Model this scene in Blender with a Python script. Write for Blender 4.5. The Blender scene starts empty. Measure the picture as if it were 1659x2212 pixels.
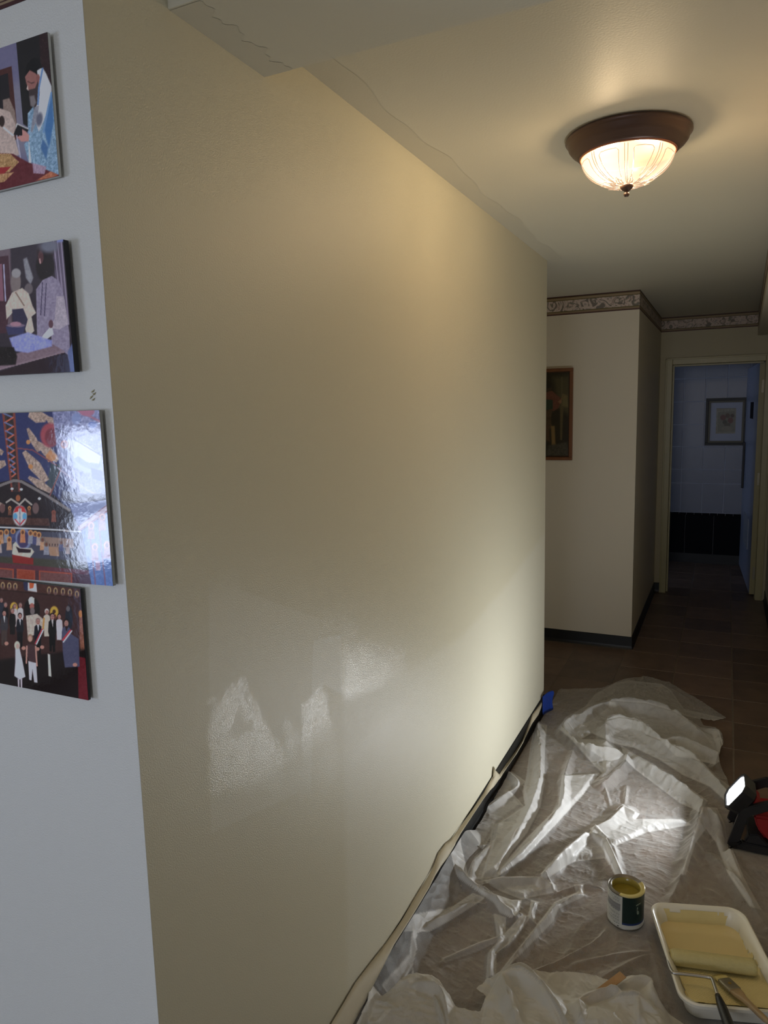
import bpy, bmesh, math, random
import numpy as np
from mathutils import Vector, Matrix
random.seed(4); rng = np.random.default_rng(7)
C = bpy.context.scene.collection
PI = math.pi

# ------------------------------------------------------------------ camera
FPX, PCX, PCY = 1552.0, 829.5, 1106.0
CAM = np.array([0.855, -0.83217, 1.66])
def _n(v): return v/np.linalg.norm(v)
_D = _n(np.array([1090-PCX, 12232-PCY, FPX]))
_Y = np.array([1572-PCX, 868-PCY, FPX]); _Y = _n(_Y-_D*np.dot(_Y, _D))
_X = _n(np.cross(_Y, -_D))
M = np.stack([_X, _Y, -_D])                      # camera (x right, y down, z forward) -> world
cam = bpy.data.cameras.new('camera'); camo = bpy.data.objects.new('camera', cam); C.objects.link(camo)
cam.sensor_fit = 'VERTICAL'; cam.sensor_height = 36; cam.lens = FPX/2212*36; cam.clip_start = 0.02
r_, u_, b_ = M @ [1, 0, 0], -(M @ [0, 1, 0]), -(M @ [0, 0, 1])
camo.matrix_world = Matrix(((r_[0], u_[0], b_[0], CAM[0]), (r_[1], u_[1], b_[1], CAM[1]), (r_[2], u_[2], b_[2], CAM[2]), (0, 0, 0, 1)))
bpy.context.scene.camera = camo

# ------------------------------------------------------------------ world, exposure, lights
sc = bpy.context.scene
sc.view_settings.view_transform = 'Standard'; sc.view_settings.look = 'None'
sc.view_settings.exposure = 0.15; sc.view_settings.gamma = 1.0; sc.view_settings.use_curve_mapping = False
W = bpy.data.worlds.new('world'); sc.world = W; W.use_nodes = True
W.node_tree.nodes['Background'].inputs[0].default_value = (0.45, 0.6, 1.0, 1)
W.node_tree.nodes['Background'].inputs[1].default_value = 1.0
def area(name, loc, aim, sx, sy, power, col, spread=180):
    l = bpy.data.lights.new(name, 'AREA'); l.shape = 'RECTANGLE'; l.size = sx; l.size_y = sy
    l.energy = power; l.color = col; l.spread = math.radians(spread)
    o = bpy.data.objects.new(name, l); C.objects.link(o); o.location = loc
    o.rotation_euler = (Vector(aim)-Vector(loc)).to_track_quat('-Z', 'Y').to_euler(); return o
area('daylight_door', (-3.12, -2.95, 1.12), (0, -2.4, 1.12), 2.0, 0.95, 82, (0.66, 0.76, 1.0))
area('added_window_light', (0.4, -4.12, 1.5), (0.3, 0, 1.35), 1.3, 1.1, 27, (0.86, 0.90, 1.0))  # light of an unseen back window, added to brighten the left wall
area('daylight_washroom', (-0.52, 6.75, 1.75), (0.8, 6.9, 1.3), 0.5, 0.5, .55, (0.50, 0.62, 1.0))
HEAD = np.array([0.936, 2.03, 0.208])            # lamp head of the work light

# ------------------------------------------------------------------ helpers
def ray(px): return M @ np.array([px[0]-PCX, px[1]-PCY, FPX])
def onz(px, z=0.0): r = ray(px); return CAM+(z-CAM[2])/r[2]*r
def onx(px, x=0.0): r = ray(px); return CAM+(x-CAM[0])/r[0]*r
def ony(px, y=0.0): r = ray(px); return CAM+(y-CAM[1])/r[1]*r
def projv(P):
    c = (P-CAM) @ M; return PCX+FPX*c[:, 0]/c[:, 2], PCY+FPX*c[:, 1]/c[:, 2]
def lin(c): c = np.asarray(c, float)/255.; return np.where(c <= .04045, c/12.92, ((c+.055)/1.055)**2.4)

def mat(name, col=(.5, .5, .5), rough=.5, metal=0., bump=0., bscale=60., var=0., vscale=6., coat=0., spec=.5, attr=None, rnd=0., col2=None, stretch=None):
    m = bpy.data.materials.new(name); m.use_nodes = True; nt = m.node_tree; N = nt.nodes; L = nt.links
    b = N['Principled BSDF']; b.inputs['Base Color'].default_value = (*col, 1)
    b.inputs['Roughness'].default_value = rough; b.inputs['Metallic'].default_value = metal
    b.inputs['Specular IOR Level'].default_value = spec
    if coat: b.inputs['Coat Weight'].default_value = coat; b.inputs['Coat Roughness'].default_value = .12
    tc = N.new('ShaderNodeTexCoord'); src = tc.outputs['Object']
    if stretch:
        mp = N.new('ShaderNodeMapping'); mp.inputs['Scale'].default_value = stretch; L.new(src, mp.inputs[0]); src = mp.outputs[0]
    out = None
    if attr:
        a = N.new('ShaderNodeAttribute'); a.attribute_name = attr; out = a.outputs['Color']
    if var or rnd:
        mx = N.new('ShaderNodeMix'); mx.data_type = 'RGBA'; mx.blend_type = 'MIX'
        c2 = col2 if col2 else tuple(c*(1-var) for c in col)
        mx.inputs[6].default_value = (*col, 1); mx.inputs[7].default_value = (*c2, 1)
        if out is not None: L.new(out, mx.inputs[6])
        nz = N.new('ShaderNodeTexNoise'); nz.inputs['Scale'].default_value = vscale; nz.inputs['Detail'].default_value = 6
        L.new(src, nz.inputs['Vector']); L.new(nz.outputs[0], mx.inputs[0]); out = mx.outputs[2]
        if rnd:
            oi = N.new('ShaderNodeObjectInfo'); mr = N.new('ShaderNodeMapRange'); mr.inputs[3].default_value = 1-rnd; mr.inputs[4].default_value = 1+rnd
            L.new(oi.outputs['Random'], mr.inputs[0]); hv = N.new('ShaderNodeHueSaturation'); L.new(mr.outputs[0], hv.inputs['Value']); L.new(out, hv.inputs['Color']); out = hv.outputs[0]
            ad = N.new('ShaderNodeVectorMath'); L.new(src, ad.inputs[0]); L.new(oi.outputs['Location'], ad.inputs[1]); L.new(ad.outputs[0], nz.inputs['Vector'])
    if out is not None: L.new(out, b.inputs['Base Color'])
    if bump:
        nb = N.new('ShaderNodeTexNoise'); nb.inputs['Scale'].default_value = bscale; nb.inputs['Detail'].default_value = 4; L.new(src, nb.inputs['Vector'])
        bp = N.new('ShaderNodeBump'); bp.inputs['Strength'].default_value = bump; bp.inputs['Distance'].default_value = .002
        L.new(nb.outputs[0], bp.inputs['Height']); L.new(bp.outputs[0], b.inputs['Normal'])
    return m

def tag(o, label, cat, group=None):
    o['label'] = label; o['category'] = cat
    if group: o['group'] = group
    return o
def link(name, me, m, parent=None, smooth=False):
    o = bpy.data.objects.new(name, me); C.objects.link(o)
    if m is not None and not me.materials: me.materials.append(m)
    if parent: o.parent = parent
    if smooth: me.shade_smooth()
    return o
def struct(o): o['kind'] = 'structure'; return o
def empty(name, loc, label, cat, group=None, rz=0):
    o = bpy.data.objects.new(name, None); C.objects.link(o); o.location = loc; o.rotation_euler = (0, 0, rz); o.empty_display_size = .05
    return tag(o, label, cat, group)
def pyd(name, v, f, m=None, parent=None, smooth=False):
    me = bpy.data.meshes.new(name); me.from_pydata([tuple(map(float, p)) for p in v], [], f); me.update(); return link(name, me, m, parent, smooth)
def boxm(bm, lo, hi, bev=0.):
    g = bmesh.ops.create_cube(bm, size=1)
    lo, hi = Vector(lo), Vector(hi)
    bmesh.ops.scale(bm, vec=hi-lo, verts=g['verts']); bmesh.ops.translate(bm, vec=(lo+hi)/2, verts=g['verts'])
    if bev:
        es = {e for v in g['verts'] for e in v.link_edges}
        bmesh.ops.bevel(bm, geom=list(es), offset=bev, segments=2, affect='EDGES', profile=.5)
def fin(name, bm, m, parent=None, smooth=False):
    me = bpy.data.meshes.new(name); bmesh.ops.recalc_face_normals(bm, faces=bm.faces); bm.to_mesh(me); bm.free(); return link(name, me, m, parent, smooth)
def box(name, lo, hi, m, parent=None, bev=0.):
    bm = bmesh.new(); boxm(bm, lo, hi, bev); return fin(name, bm, m, parent)
def lathe(name, prof, m, parent=None, seg=64, smooth=True, loc=None, fn=None):
    v = []; f = []
    for k in range(seg):
        a = 2*PI*k/seg
        for (r, z) in prof:
            rr = r*(fn(a, z) if fn else 1); v.append((rr*math.cos(a), rr*math.sin(a), z))
    n = len(prof)
    for k in range(seg):
        for j in range(n-1): a, b = k*n+j, ((k+1) % seg)*n+j; f.append((a, b, b+1, a+1))
    o = pyd(name, v, f, m, parent, smooth)
    if loc is not None: o.location = loc
    return o
def tube(bm, pts, r, seg=10, close=True):
    pts = [Vector(p) for p in pts]; rings = []; rs = r if hasattr(r, '__len__') else [r]*len(pts)
    up = Vector((0, 0, 1)); prev = None
    for i, p in enumerate(pts):
        t = (pts[min(i+1, len(pts)-1)]-pts[max(i-1, 0)]).normalized()
        if prev is None:
            a = up if abs(t.dot(up)) < .9 else Vector((1, 0, 0)); nx = t.cross(a).normalized()
        else: nx = (prev-t*prev.dot(t)).normalized()
        ny = t.cross(nx); prev = nx
        rings.append([bm.verts.new(p+nx*rs[i]*math.cos(2*PI*k/seg)+ny*rs[i]*math.sin(2*PI*k/seg)) for k in range(seg)])
    for a, b in zip(rings, rings[1:]):
        for k in range(seg): bm.faces.new((a[k], a[(k+1) % seg], b[(k+1) % seg], b[k]))
    if close: bm.faces.new(rings[0][::-1]); bm.faces.new(rings[-1])
def smooth_path(pts, n=6):
    P = [np.array(p, float) for p in pts]; P = [2*P[0]-P[1]]+P+[2*P[-1]-P[-2]]; out = []
    for i in range(1, len(P)-2):
        for k in range(n):
            t = k/n; a, b, c, d = P[i-1:i+3]
            out.append(.5*((2*b)+(c-a)*t+(2*a-5*b+4*c-d)*t*t+(3*b-a-3*c+d)*t**3))
    out.append(P[-2]); return out
def prism(bm, poly, d):                          # poly: 3D points, d: extrusion vector
    a = [bm.verts.new(p) for p in poly]; b = [bm.verts.new(Vector(p)+Vector(d)) for p in poly]; n = len(a)
    bm.faces.new(a); bm.faces.new(b[::-1])
    for i in range(n): bm.faces.new((a[i], b[i], b[(i+1) % n], a[(i+1) % n]))

def inpoly(x, y, poly):
    r = np.zeros(x.shape, bool); n = len(poly); j = n-1
    for i in range(n):
        xi, yi = poly[i]; xj, yj = poly[j]
        if yi != yj: r ^= ((yi > y) != (yj > y)) & (x < (xj-xi)*(y-yi)/(yj-yi)+xi)
        j = i
    return r
def segdist(x, y, pts, closed=False):            # distance to polyline, and parameter along it
    d = np.full(x.shape, 1e9); T = np.zeros(x.shape); pts = list(pts)+([pts[0]] if closed else []); n = len(pts)-1
    for i in range(n):
        ax, ay = pts[i][:2]; bx, by = pts[i+1][:2]; vx, vy = bx-ax, by-ay; l2 = vx*vx+vy*vy+1e-12
        t = np.clip(((x-ax)*vx+(y-ay)*vy)/l2, 0, 1); dd = np.hypot(x-ax-t*vx, y-ay-t*vy)
        s = dd < d; d = np.where(s, dd, d); T = np.where(s, (i+t)/n, T)
    return d, T
def sdf(x, y, poly):                             # negative inside
    d, _ = segdist(x, y, poly, True); return np.where(inpoly(x, y, poly), -d, d)
def sst(a, b, x): t = np.clip((x-a)/(b-a), 0, 1); return t*t*(3-2*t)
_tab = rng.random((256, 256))
def vnoise(x, y):
    xi = np.floor(x).astype(int); yi = np.floor(y).astype(int); fx = x-xi; fy = y-yi; fx = fx*fx*(3-2*fx); fy = fy*fy*(3-2*fy)
    g = lambda a, b: _tab[a % 256, b % 256]
    return (g(xi, yi)*(1-fx)+g(xi+1, yi)*fx)*(1-fy)+(g(xi, yi+1)*(1-fx)+g(xi+1, yi+1)*fx)*fy
def fbm(x, y, o=4): return sum(vnoise(x*2**k+17*k, y*2**k+31*k)/2**k for k in range(o))/sum(1/2**k for k in range(o))
def ridged(x, y, o=3): return sum((1-np.abs(2*vnoise(x*2**k+9*k, y*2**k+5*k)-1))**2.5/2**k for k in range(o))/sum(1/2**k for k in range(o))
def grid(name, U, V, fn, m, parent=None, attrs=None, smooth=False, keep=None):
    """U, V 1-D coordinates; fn(u, v) -> xyz arrays; attrs: dict name -> (N,) or (N,3)"""
    u, v = np.meshgrid(U, V, indexing='ij'); u = u.ravel(); v = v.ravel(); P = fn(u, v); nu, nv = len(U), len(V)
    i, j = np.meshgrid(np.arange(nu-1), np.arange(nv-1), indexing='ij'); a = (i*nv+j).ravel()
    F = np.stack([a, a+nv, a+nv+1, a+1], 1)
    if keep is not None:
        F = F[keep[F].all(1)]; used = np.unique(F); rm = np.full(len(u), -1); rm[used] = np.arange(len(used)); F = rm[F]; P = P[used]
        attrs = {k: w[used] for k, w in (attrs or {}).items()}
    me = bpy.data.meshes.new(name); me.vertices.add(len(P)); me.vertices.foreach_set('co', P.astype(np.float32).ravel())
    me.loops.add(len(F)*4); me.loops.foreach_set('vertex_index', F.astype(np.int32).ravel())
    me.polygons.add(len(F)); me.polygons.foreach_set('loop_start', np.arange(0, len(F)*4, 4, dtype=np.int32))
    me.update(calc_edges=True)
    for k, w in (attrs or {}).items():
        if w.ndim == 1: at = me.attributes.new(k, 'FLOAT', 'POINT'); at.data.foreach_set('value', w.astype(np.float32))
        else:
            at = me.attributes.new(k, 'FLOAT_COLOR', 'POINT'); at.data.foreach_set('color', np.c_[w, np.ones(len(w))].astype(np.float32).ravel())
    return link(name, me, m, parent, smooth)

# ------------------------------------------------------------------ materials
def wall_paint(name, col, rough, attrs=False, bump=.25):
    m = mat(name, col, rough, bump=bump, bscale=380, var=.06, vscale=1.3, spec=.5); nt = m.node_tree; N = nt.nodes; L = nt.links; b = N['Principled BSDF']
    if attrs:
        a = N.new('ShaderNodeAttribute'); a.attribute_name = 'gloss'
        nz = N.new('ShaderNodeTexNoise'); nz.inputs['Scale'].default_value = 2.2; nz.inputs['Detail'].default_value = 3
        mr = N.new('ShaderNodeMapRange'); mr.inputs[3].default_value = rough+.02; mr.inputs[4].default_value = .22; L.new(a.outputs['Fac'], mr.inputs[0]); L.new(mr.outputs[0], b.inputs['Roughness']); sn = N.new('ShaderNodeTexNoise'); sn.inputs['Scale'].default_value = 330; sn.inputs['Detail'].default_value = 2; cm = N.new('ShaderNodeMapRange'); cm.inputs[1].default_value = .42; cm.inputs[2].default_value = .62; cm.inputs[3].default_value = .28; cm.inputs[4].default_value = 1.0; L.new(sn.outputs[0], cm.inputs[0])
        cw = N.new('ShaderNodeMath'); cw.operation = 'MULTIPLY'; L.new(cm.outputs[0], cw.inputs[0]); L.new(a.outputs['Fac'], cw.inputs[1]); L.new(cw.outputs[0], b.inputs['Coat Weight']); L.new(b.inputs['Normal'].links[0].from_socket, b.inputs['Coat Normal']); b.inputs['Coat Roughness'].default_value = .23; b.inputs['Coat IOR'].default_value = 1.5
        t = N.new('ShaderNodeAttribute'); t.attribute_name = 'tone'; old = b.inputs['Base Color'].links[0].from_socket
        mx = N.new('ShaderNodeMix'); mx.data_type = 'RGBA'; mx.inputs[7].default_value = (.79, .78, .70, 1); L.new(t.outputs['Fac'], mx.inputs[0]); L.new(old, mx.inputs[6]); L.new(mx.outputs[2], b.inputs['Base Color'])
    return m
M_cor = wall_paint('cream_wall_paint', (.665, .62, .465), .36, True, .5)
M_cream = wall_paint('old_cream_paint', (.66, .60, .47), .5, bump=.15)
M_olive_dim = wall_paint('dimmed_olive_cream_paint', (.47, .42, .27), .5, bump=.15)  # cream darkened towards olive; the far wall's dimness is put into the colour
M_white = wall_paint('off_white_wall_paint', (.70, .69, .64), .5, bump=.5)
M_ceil = mat('ceiling_paint', (.66, .62, .49), .55, bump=.2, bscale=180, var=.07, vscale=2.0, spec=.3)
M_ceil_edge = mat('ceiling_cut_in_paint', (.61, .57, .45), .45, bump=.2, bscale=180, var=.05, vscale=3, spec=.3)
M_trim = mat('cream_door_enamel', (.43, .385, .20), .35, var=.12, vscale=14, spec=.5)
M_black = mat('black_rubber_base', (.007, .008, .008), .45, spec=.5, var=.3, vscale=9)
M_tile = mat('slate_tile', (.25, .168, .118), .42, bump=.7, bscale=34, var=.5, vscale=9, rnd=.22, col2=(.09, .06, .045), spec=.5)
M_grout = mat('grout', (.26, .21, .17), .9, bump=.6, bscale=120, var=.5, vscale=30)
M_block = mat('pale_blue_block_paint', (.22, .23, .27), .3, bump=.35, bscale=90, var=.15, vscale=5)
M_mortar = mat('painted_mortar', (.52, .54, .60), .5)
M_wains = mat('black_wainscot_tile', (.004, .0045, .006), .6, spec=.1)
M_wood = mat('wood_frame', (.22, .085, .03), .4, var=.4, vscale=30, stretch=(1, 1, .1))
M_chrome = mat('brushed_steel', (.45, .44, .42), .32, metal=1)
M_dsteel = mat('dull_hinge_steel', (.30, .27, .20), .4, metal=.8)

# ------------------------------------------------------------------ room shell
ZC, ZS, YW, YB, XB, YD, XR = 2.40, 2.323, 2.951, 4.195, 0.318, 5.89, 1.20
def quadbox(name, lo, hi, m): return struct(box(name, lo, hi, m))
# corridor wall with attributes for paint patches and a painted-in beam area
ys = np.unique(np.round(np.r_[np.arange(0, .12, .03), np.arange(.12, 1.22, .0032), np.arange(1.22, YW, .05), YW], 5))
zs = np.unique(np.round(np.r_[np.arange(0, .80, .04), np.arange(.80, 1.32, .0032), np.arange(1.32, ZC, .05), ZC], 5))
gy, gz = np.meshgrid(ys, zs, indexing='ij'); gy = gy.ravel(); gz = gz.ravel()
wx = lambda P: [tuple(onx(p, 0)[1:]) for p in P]
def soft(poly, e0, jit=.0):
    d = sdf(gy, gz, wx(poly))+jit*(fbm(gy*90, gz*60, 3)-.5); return 1-sst(-e0, e0, d)
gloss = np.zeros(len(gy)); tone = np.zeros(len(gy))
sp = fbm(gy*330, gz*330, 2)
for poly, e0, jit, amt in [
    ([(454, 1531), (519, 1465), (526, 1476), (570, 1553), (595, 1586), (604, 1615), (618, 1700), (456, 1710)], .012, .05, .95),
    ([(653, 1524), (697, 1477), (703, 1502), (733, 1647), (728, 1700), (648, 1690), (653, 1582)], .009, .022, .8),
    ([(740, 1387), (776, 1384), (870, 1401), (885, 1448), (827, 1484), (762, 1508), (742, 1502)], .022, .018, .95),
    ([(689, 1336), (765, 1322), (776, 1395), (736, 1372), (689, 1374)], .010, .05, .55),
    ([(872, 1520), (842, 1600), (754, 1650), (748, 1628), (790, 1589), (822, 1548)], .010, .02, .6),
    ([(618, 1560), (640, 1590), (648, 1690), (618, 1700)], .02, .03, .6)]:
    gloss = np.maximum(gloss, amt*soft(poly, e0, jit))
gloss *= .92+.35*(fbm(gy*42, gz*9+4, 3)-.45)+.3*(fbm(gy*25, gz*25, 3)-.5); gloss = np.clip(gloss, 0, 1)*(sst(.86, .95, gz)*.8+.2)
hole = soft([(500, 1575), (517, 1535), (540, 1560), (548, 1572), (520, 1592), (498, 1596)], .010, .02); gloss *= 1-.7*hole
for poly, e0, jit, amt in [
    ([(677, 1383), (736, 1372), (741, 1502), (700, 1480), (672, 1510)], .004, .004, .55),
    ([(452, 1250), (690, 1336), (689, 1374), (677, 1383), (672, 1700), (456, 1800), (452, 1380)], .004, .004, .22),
    ([(885, 1448), (1000, 1372), (1090, 1270), (1178, 1150), (1185, 1560), (900, 1990), (752, 2200), (742, 1502)], .022, .02, .22)]:  # last polygon: pale area of the work light's beam, put into the wall colour
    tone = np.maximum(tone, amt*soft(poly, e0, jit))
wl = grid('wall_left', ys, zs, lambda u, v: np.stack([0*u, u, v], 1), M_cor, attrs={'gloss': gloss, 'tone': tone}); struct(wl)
# the other faces of the same solid wall
struct(box('wall_photos', (-3.0, 0.0, 0), (-.0005, .12, ZC), M_white))
struct(box('wall_left_end', (-.70, YW-.12, 0), (-.0005, YW, ZC), M_cream))
struct(box('wall_recess', (-.82, YW, 0), (-.70, YB+.12, ZC), M_cream))
struct(box('wall_far_front', (-.70, YB, 0), (XB, YB+.12, ZC), M_cream))
struct(box('wall_far_side', (XB-.12, YB+.12, 0), (XB, YD+.12, ZC), M_cream))
# door wall with opening
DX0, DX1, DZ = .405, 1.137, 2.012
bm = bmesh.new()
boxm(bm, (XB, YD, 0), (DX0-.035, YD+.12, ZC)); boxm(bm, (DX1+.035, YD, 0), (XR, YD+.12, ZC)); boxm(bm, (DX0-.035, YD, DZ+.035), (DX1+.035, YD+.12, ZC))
struct(fin('wall_door', bm, M_olive_dim))
struct(box('wall_right', (XR, .25, 0), (XR+.12, YD+.12, ZC), M_cream))
struct(box('wall_front_right', (XR+.12, .13, 0), (2.6, .25, ZC), M_cream))
struct(box('wall_room_right', (2.6, -4.0, 0), (2.72, .25, ZC), M_white))
bm = bmesh.new(); boxm(bm, (-3.0, -4.12, 0), (-.25, -4.0, ZC)); boxm(bm, (1.05, -4.12, 0), (2.6, -4.0, ZC)); boxm(bm, (-.25, -4.12, 0), (1.05, -4.0, .95)); boxm(bm, (-.25, -4.12, 2.05), (1.05, -4.0, ZC))
struct(fin('wall_back', bm, M_white))
bm = bmesh.new(); boxm(bm, (-3.12, -4.12, 0), (-3.0, -3.45, ZC)); boxm(bm, (-3.12, -2.45, 0), (-3.0, .12, ZC)); boxm(bm, (-3.12, -3.45, 2.15), (-3.0, -2.45, ZC))
struct(fin('wall_room_left', bm, M_white))
# glazed outside door (seen only as reflections) and unseen back window, added for light
bm = bmesh.new()
for lo, hi in [((-3.06, -3.45, 0), (-3.0, -3.38, 2.15)), ((-3.06, -2.52, 0), (-3.0, -2.45, 2.15)), ((-3.06, -3.38, 1.02), (-3.0, -2.52, 1.10)), ((-3.06, -3.38, 0), (-3.0, -2.52, .18)), ((-3.06, -3.38, 2.08), (-3.0, -2.52, 2.15))]: boxm(bm, lo, hi)
struct(fin('door_2', bm, M_dsteel))
bm = bmesh.new()
for lo, hi in [((-.25, -4.06, .95), (1.05, -4.0, 1.0)), ((-.25, -4.06, 2.0), (1.05, -4.0, 2.05)), ((-.25, -4.06, 1.0), (-.2, -4.0, 2.0)), ((1.0, -4.06, 1.0), (1.05, -4.0, 2.0)), ((.37, -4.06, 1.0), (.43, -4.0, 2.0))]: boxm(bm, lo, hi)
struct(fin('added_window_1', bm, M_trim))
for k, (px, py, a) in enumerate(((201, 846, .4), (204, 852, -.5), (202, 864, .2), (198, 858, .9))):   # little plaster dings left of the corner
    q = ony((px, py), 0); bm = bmesh.new(); tube(bm, [(-.0035, 0, -.003*a), (0, -.0012, 0), (.0035, 0, .003)], [.0004, .0012, .0004], 6)
    o = fin('plaster_chip', bm, M_trim, bpy.data.objects['wall_photos']); o.location = (q[0], -.0004, q[2])
# ceilings
struct(box('ceiling', (-3.0, -4.12, ZC), (2.72, YD+.12, ZC+.1), M_ceil))
def cut_in(name, pts_in, z, x0, ymax):           # darker fresh-paint band along the wall, 0.4 mm proud of the ceiling
    n = 70; v = []; f = []
    for k in range(n+1):
        y = pts_in[0]+(pts_in[1]-pts_in[0])*k/n; w = ymax*(.95+.13*math.sin(k*.31)+.07*math.sin(k*.83+1)+.03*random.random())
        v += [(x0, y, z), (x0+w, y, z)]
        if k: f.append((2*k-2, 2*k-1, 2*k+1, 2*k))
    return pyd(name, v, f, M_ceil_edge)
o = struct(cut_in('trim_9', (.455, YW), ZC-.0006, .0, .075))
# header beam
hb = struct(box('trim_1', (.0, .182, ZS), (XR+.12, .456, ZC), M_ceil))
o = struct(cut_in('trim_10', (.186, .456), ZS-.0006, .0, .06))
# bulkhead along the right wall
bm = bmesh.new()
c0, c1 = (.95, .456), (1.055, YD)
prism(bm, [(c0[0], c0[1], 2.205), (c1[0], c1[1], 2.205), (XR, c1[1], 2.205), (XR, c0[1], 2.205)], (0, 0, ZC-2.205)); bmesh.ops.recalc_face_normals(bm, faces=bm.faces)
struct(fin('trim_2', bm, M_cream))

# wallpaper border
def border_mat():
    m = mat('wallpaper_border', (.5, .45, .38), .5, spec=.3); nt = m.node_tree; N = nt.nodes; L = nt.links; b = N['Principled BSDF']
    g = N.new('ShaderNodeNewGeometry'); sx = N.new('ShaderNodeSeparateXYZ'); L.new(g.outputs['Position'], sx.inputs[0])
    mr = N.new('ShaderNodeMapRange'); mr.inputs[1].default_value = 2.278; mr.inputs[2].default_value = 2.4; L.new(sx.outputs[2], mr.inputs[0])
    cr = N.new('ShaderNodeValToRGB'); cr.color_ramp.interpolation = 'CONSTANT'; e = cr.color_ramp.elements
    mar, tan, oli, crm = (.065, .022, .022, 1), (.30, .22, .13, 1), (.12, .10, .035, 1), (.62, .5, .42, 1)
    st = [(0, mar), (.055, tan), (.085, mar), (.10, tan), (.15, oli), (.20, crm), (.76, oli), (.80, tan), (.90, oli), (.935, mar)]
    e[0].position = 0; e[0].color = st[0][1]; e[1].position = st[1][0]; e[1].color = st[1][1]
    for p, c in st[2:]: x = e.new(p); x.color = c
    L.new(mr.outputs[0], cr.inputs[0])
    n1 = N.new('ShaderNodeTexNoise'); n1.inputs['Scale'].default_value = 17; n1.inputs['Detail'].default_value = 5; n1.inputs['Distortion'].default_value = 2.2; L.new(g.outputs['Position'], n1.inputs[0])
    r1 = N.new('ShaderNodeValToRGB'); q = r1.color_ramp.elements; q[0].position = .38; q[0].color = (.18, .15, .13, 1); q[1].position = .52; q[1].color = (.62, .52, .44, 1)
    x = q.new(.46); x.color = (.42, .30, .26, 1); x = q.new(.43); x.color = (.22, .23, .17, 1); x = q.new(.60); x.color = (.50, .40, .35, 1); x = q.new(.66); x.color = (.30, .27, .24, 1)
    L.new(n1.outputs[0], r1.inputs[0])
    gt = N.new('ShaderNodeMath'); gt.operation = 'GREATER_THAN'; gt.inputs[1].default_value = .20; lt = N.new('ShaderNodeMath'); lt.operation = 'LESS_THAN'; lt.inputs[1].default_value = .76
    mu = N.new('ShaderNodeMath'); mu.operation = 'MULTIPLY'; L.new(mr.outputs[0], gt.inputs[0]); L.new(mr.outputs[0], lt.inputs[0]); L.new(gt.outputs[0], mu.inputs[0]); L.new(lt.outputs[0], mu.inputs[1])
    mx = N.new('ShaderNodeMix'); mx.data_type = 'RGBA'; L.new(mu.outputs[0], mx.inputs[0]); L.new(cr.outputs[0], mx.inputs[6]); L.new(r1.outputs[0], mx.inputs[7]); L.new(mx.outputs[2], b.inputs['Base Color'])
    return m
M_bord = border_mat()
e = .0012
struct(box('trim_3', (-.70, YB-e, 2.278), (XB+e, YB, ZC-.0005), M_bord))
struct(box('trim_4', (XB, YB-e, 2.278), (XB+e, YD, ZC-.0005), M_bord))
struct(box('trim_5', (XB, YD-e, 2.278), (1.053, YD, ZC-.0005), M_bord))
struct(box('trim_6', (-3.0, -e, 2.280), (-.0, 0, ZC-.0005), M_bord))
bm = bmesh.new(); prism(bm, [(c0[0]-e, c0[1], 2.278+.0), (c1[0]-e, c1[1], 2.278), (c1[0], c1[1], 2.278), (c0[0], c0[1], 2.278)], (0, 0, ZC-2.2785)); bmesh.ops.recalc_face_normals(bm, faces=bm.faces)
struct(fin('trim_7', bm, M_bord))
# black cove base
def cove(name, p, q, nrm, h=.087):
    p, q, nrm = Vector((*p, 0)), Vector((*q, 0)), Vector((*nrm, 0)); pr = [(.0, .0), (.012, .0), (.007, .010), (.0045, .02), (.0035, h-.003), (.001, h), (0, h)]
    v = [tuple(s+nrm*a+Vector((0, 0, b+.0005))) for s in (p, q) for a, b in pr]; n = len(pr)
    f = [(i, i+1, n+i+1, n+i) for i in range(n-1)]+[tuple(range(n)), tuple(range(2*n-1, n-1, -1))]
    return struct(pyd(name, v, f, M_black))
cove('baseboard_left', (0, .0), (0, YW), (1, 0), .098)
cove('baseboard_far_front', (-.70, YB), (XB+.004, YB), (0, -1))
cove('baseboard_far_side', (XB, YB-.004), (XB, YD), (1, 0))
cove('baseboard_door_left', (XB, YD), (DX0-.032, YD), (0, -1))
cove('baseboard_door_right', (DX1+.06, YD), (XR, YD), (0, -1))
cove('baseboard_right', (XR, .25), (XR, YD), (-1, 0))
cove('baseboard_photos', (-3, 0), (0, 0), (0, -1))

# floor: grout bed with single tiles
YBW = 7.321
fl = struct(box('floor', (-3.12, -4.12, -.10), (2.72, YBW+.12, -.0014), M_grout))
T = .327; tiles = []
for v_ in range(4):
    bm = bmesh.new(); h = T/2-.0035
    boxm(bm, (-h, -h, -.006), (h, h, 0), .0022)
    me = bpy.data.meshes.new('tile'); bm.to_mesh(me); bm.free(); me.materials.append(M_tile); tiles.append(me)
for ix in range(-3, 5):
    for iy in range(-3, 24):
        x = .617+T*(ix-.5)+T/2; x0 = .617+T*ix; y0 = 3.835-T*11+T*iy
        cx, cy = x0-T/2, y0+T/2
        if cx > 1.36 or (cy < .9 and cx < -.1) or (cx < -.05 and not (cy > YW-.1 and cy < YB+.1)) or cy > YBW or cy < .3: continue
        if cy > YB+.1 and cx < .2: continue
        o = bpy.data.objects.new('tile', random.choice(tiles)); C.objects.link(o); o.parent = fl
        o.location = (cx, cy, random.uniform(-.0004, .0004)); o.rotation_euler = (random.uniform(-.0015, .0015), random.uniform(-.0015, .0015), random.choice([0, PI]))

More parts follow.
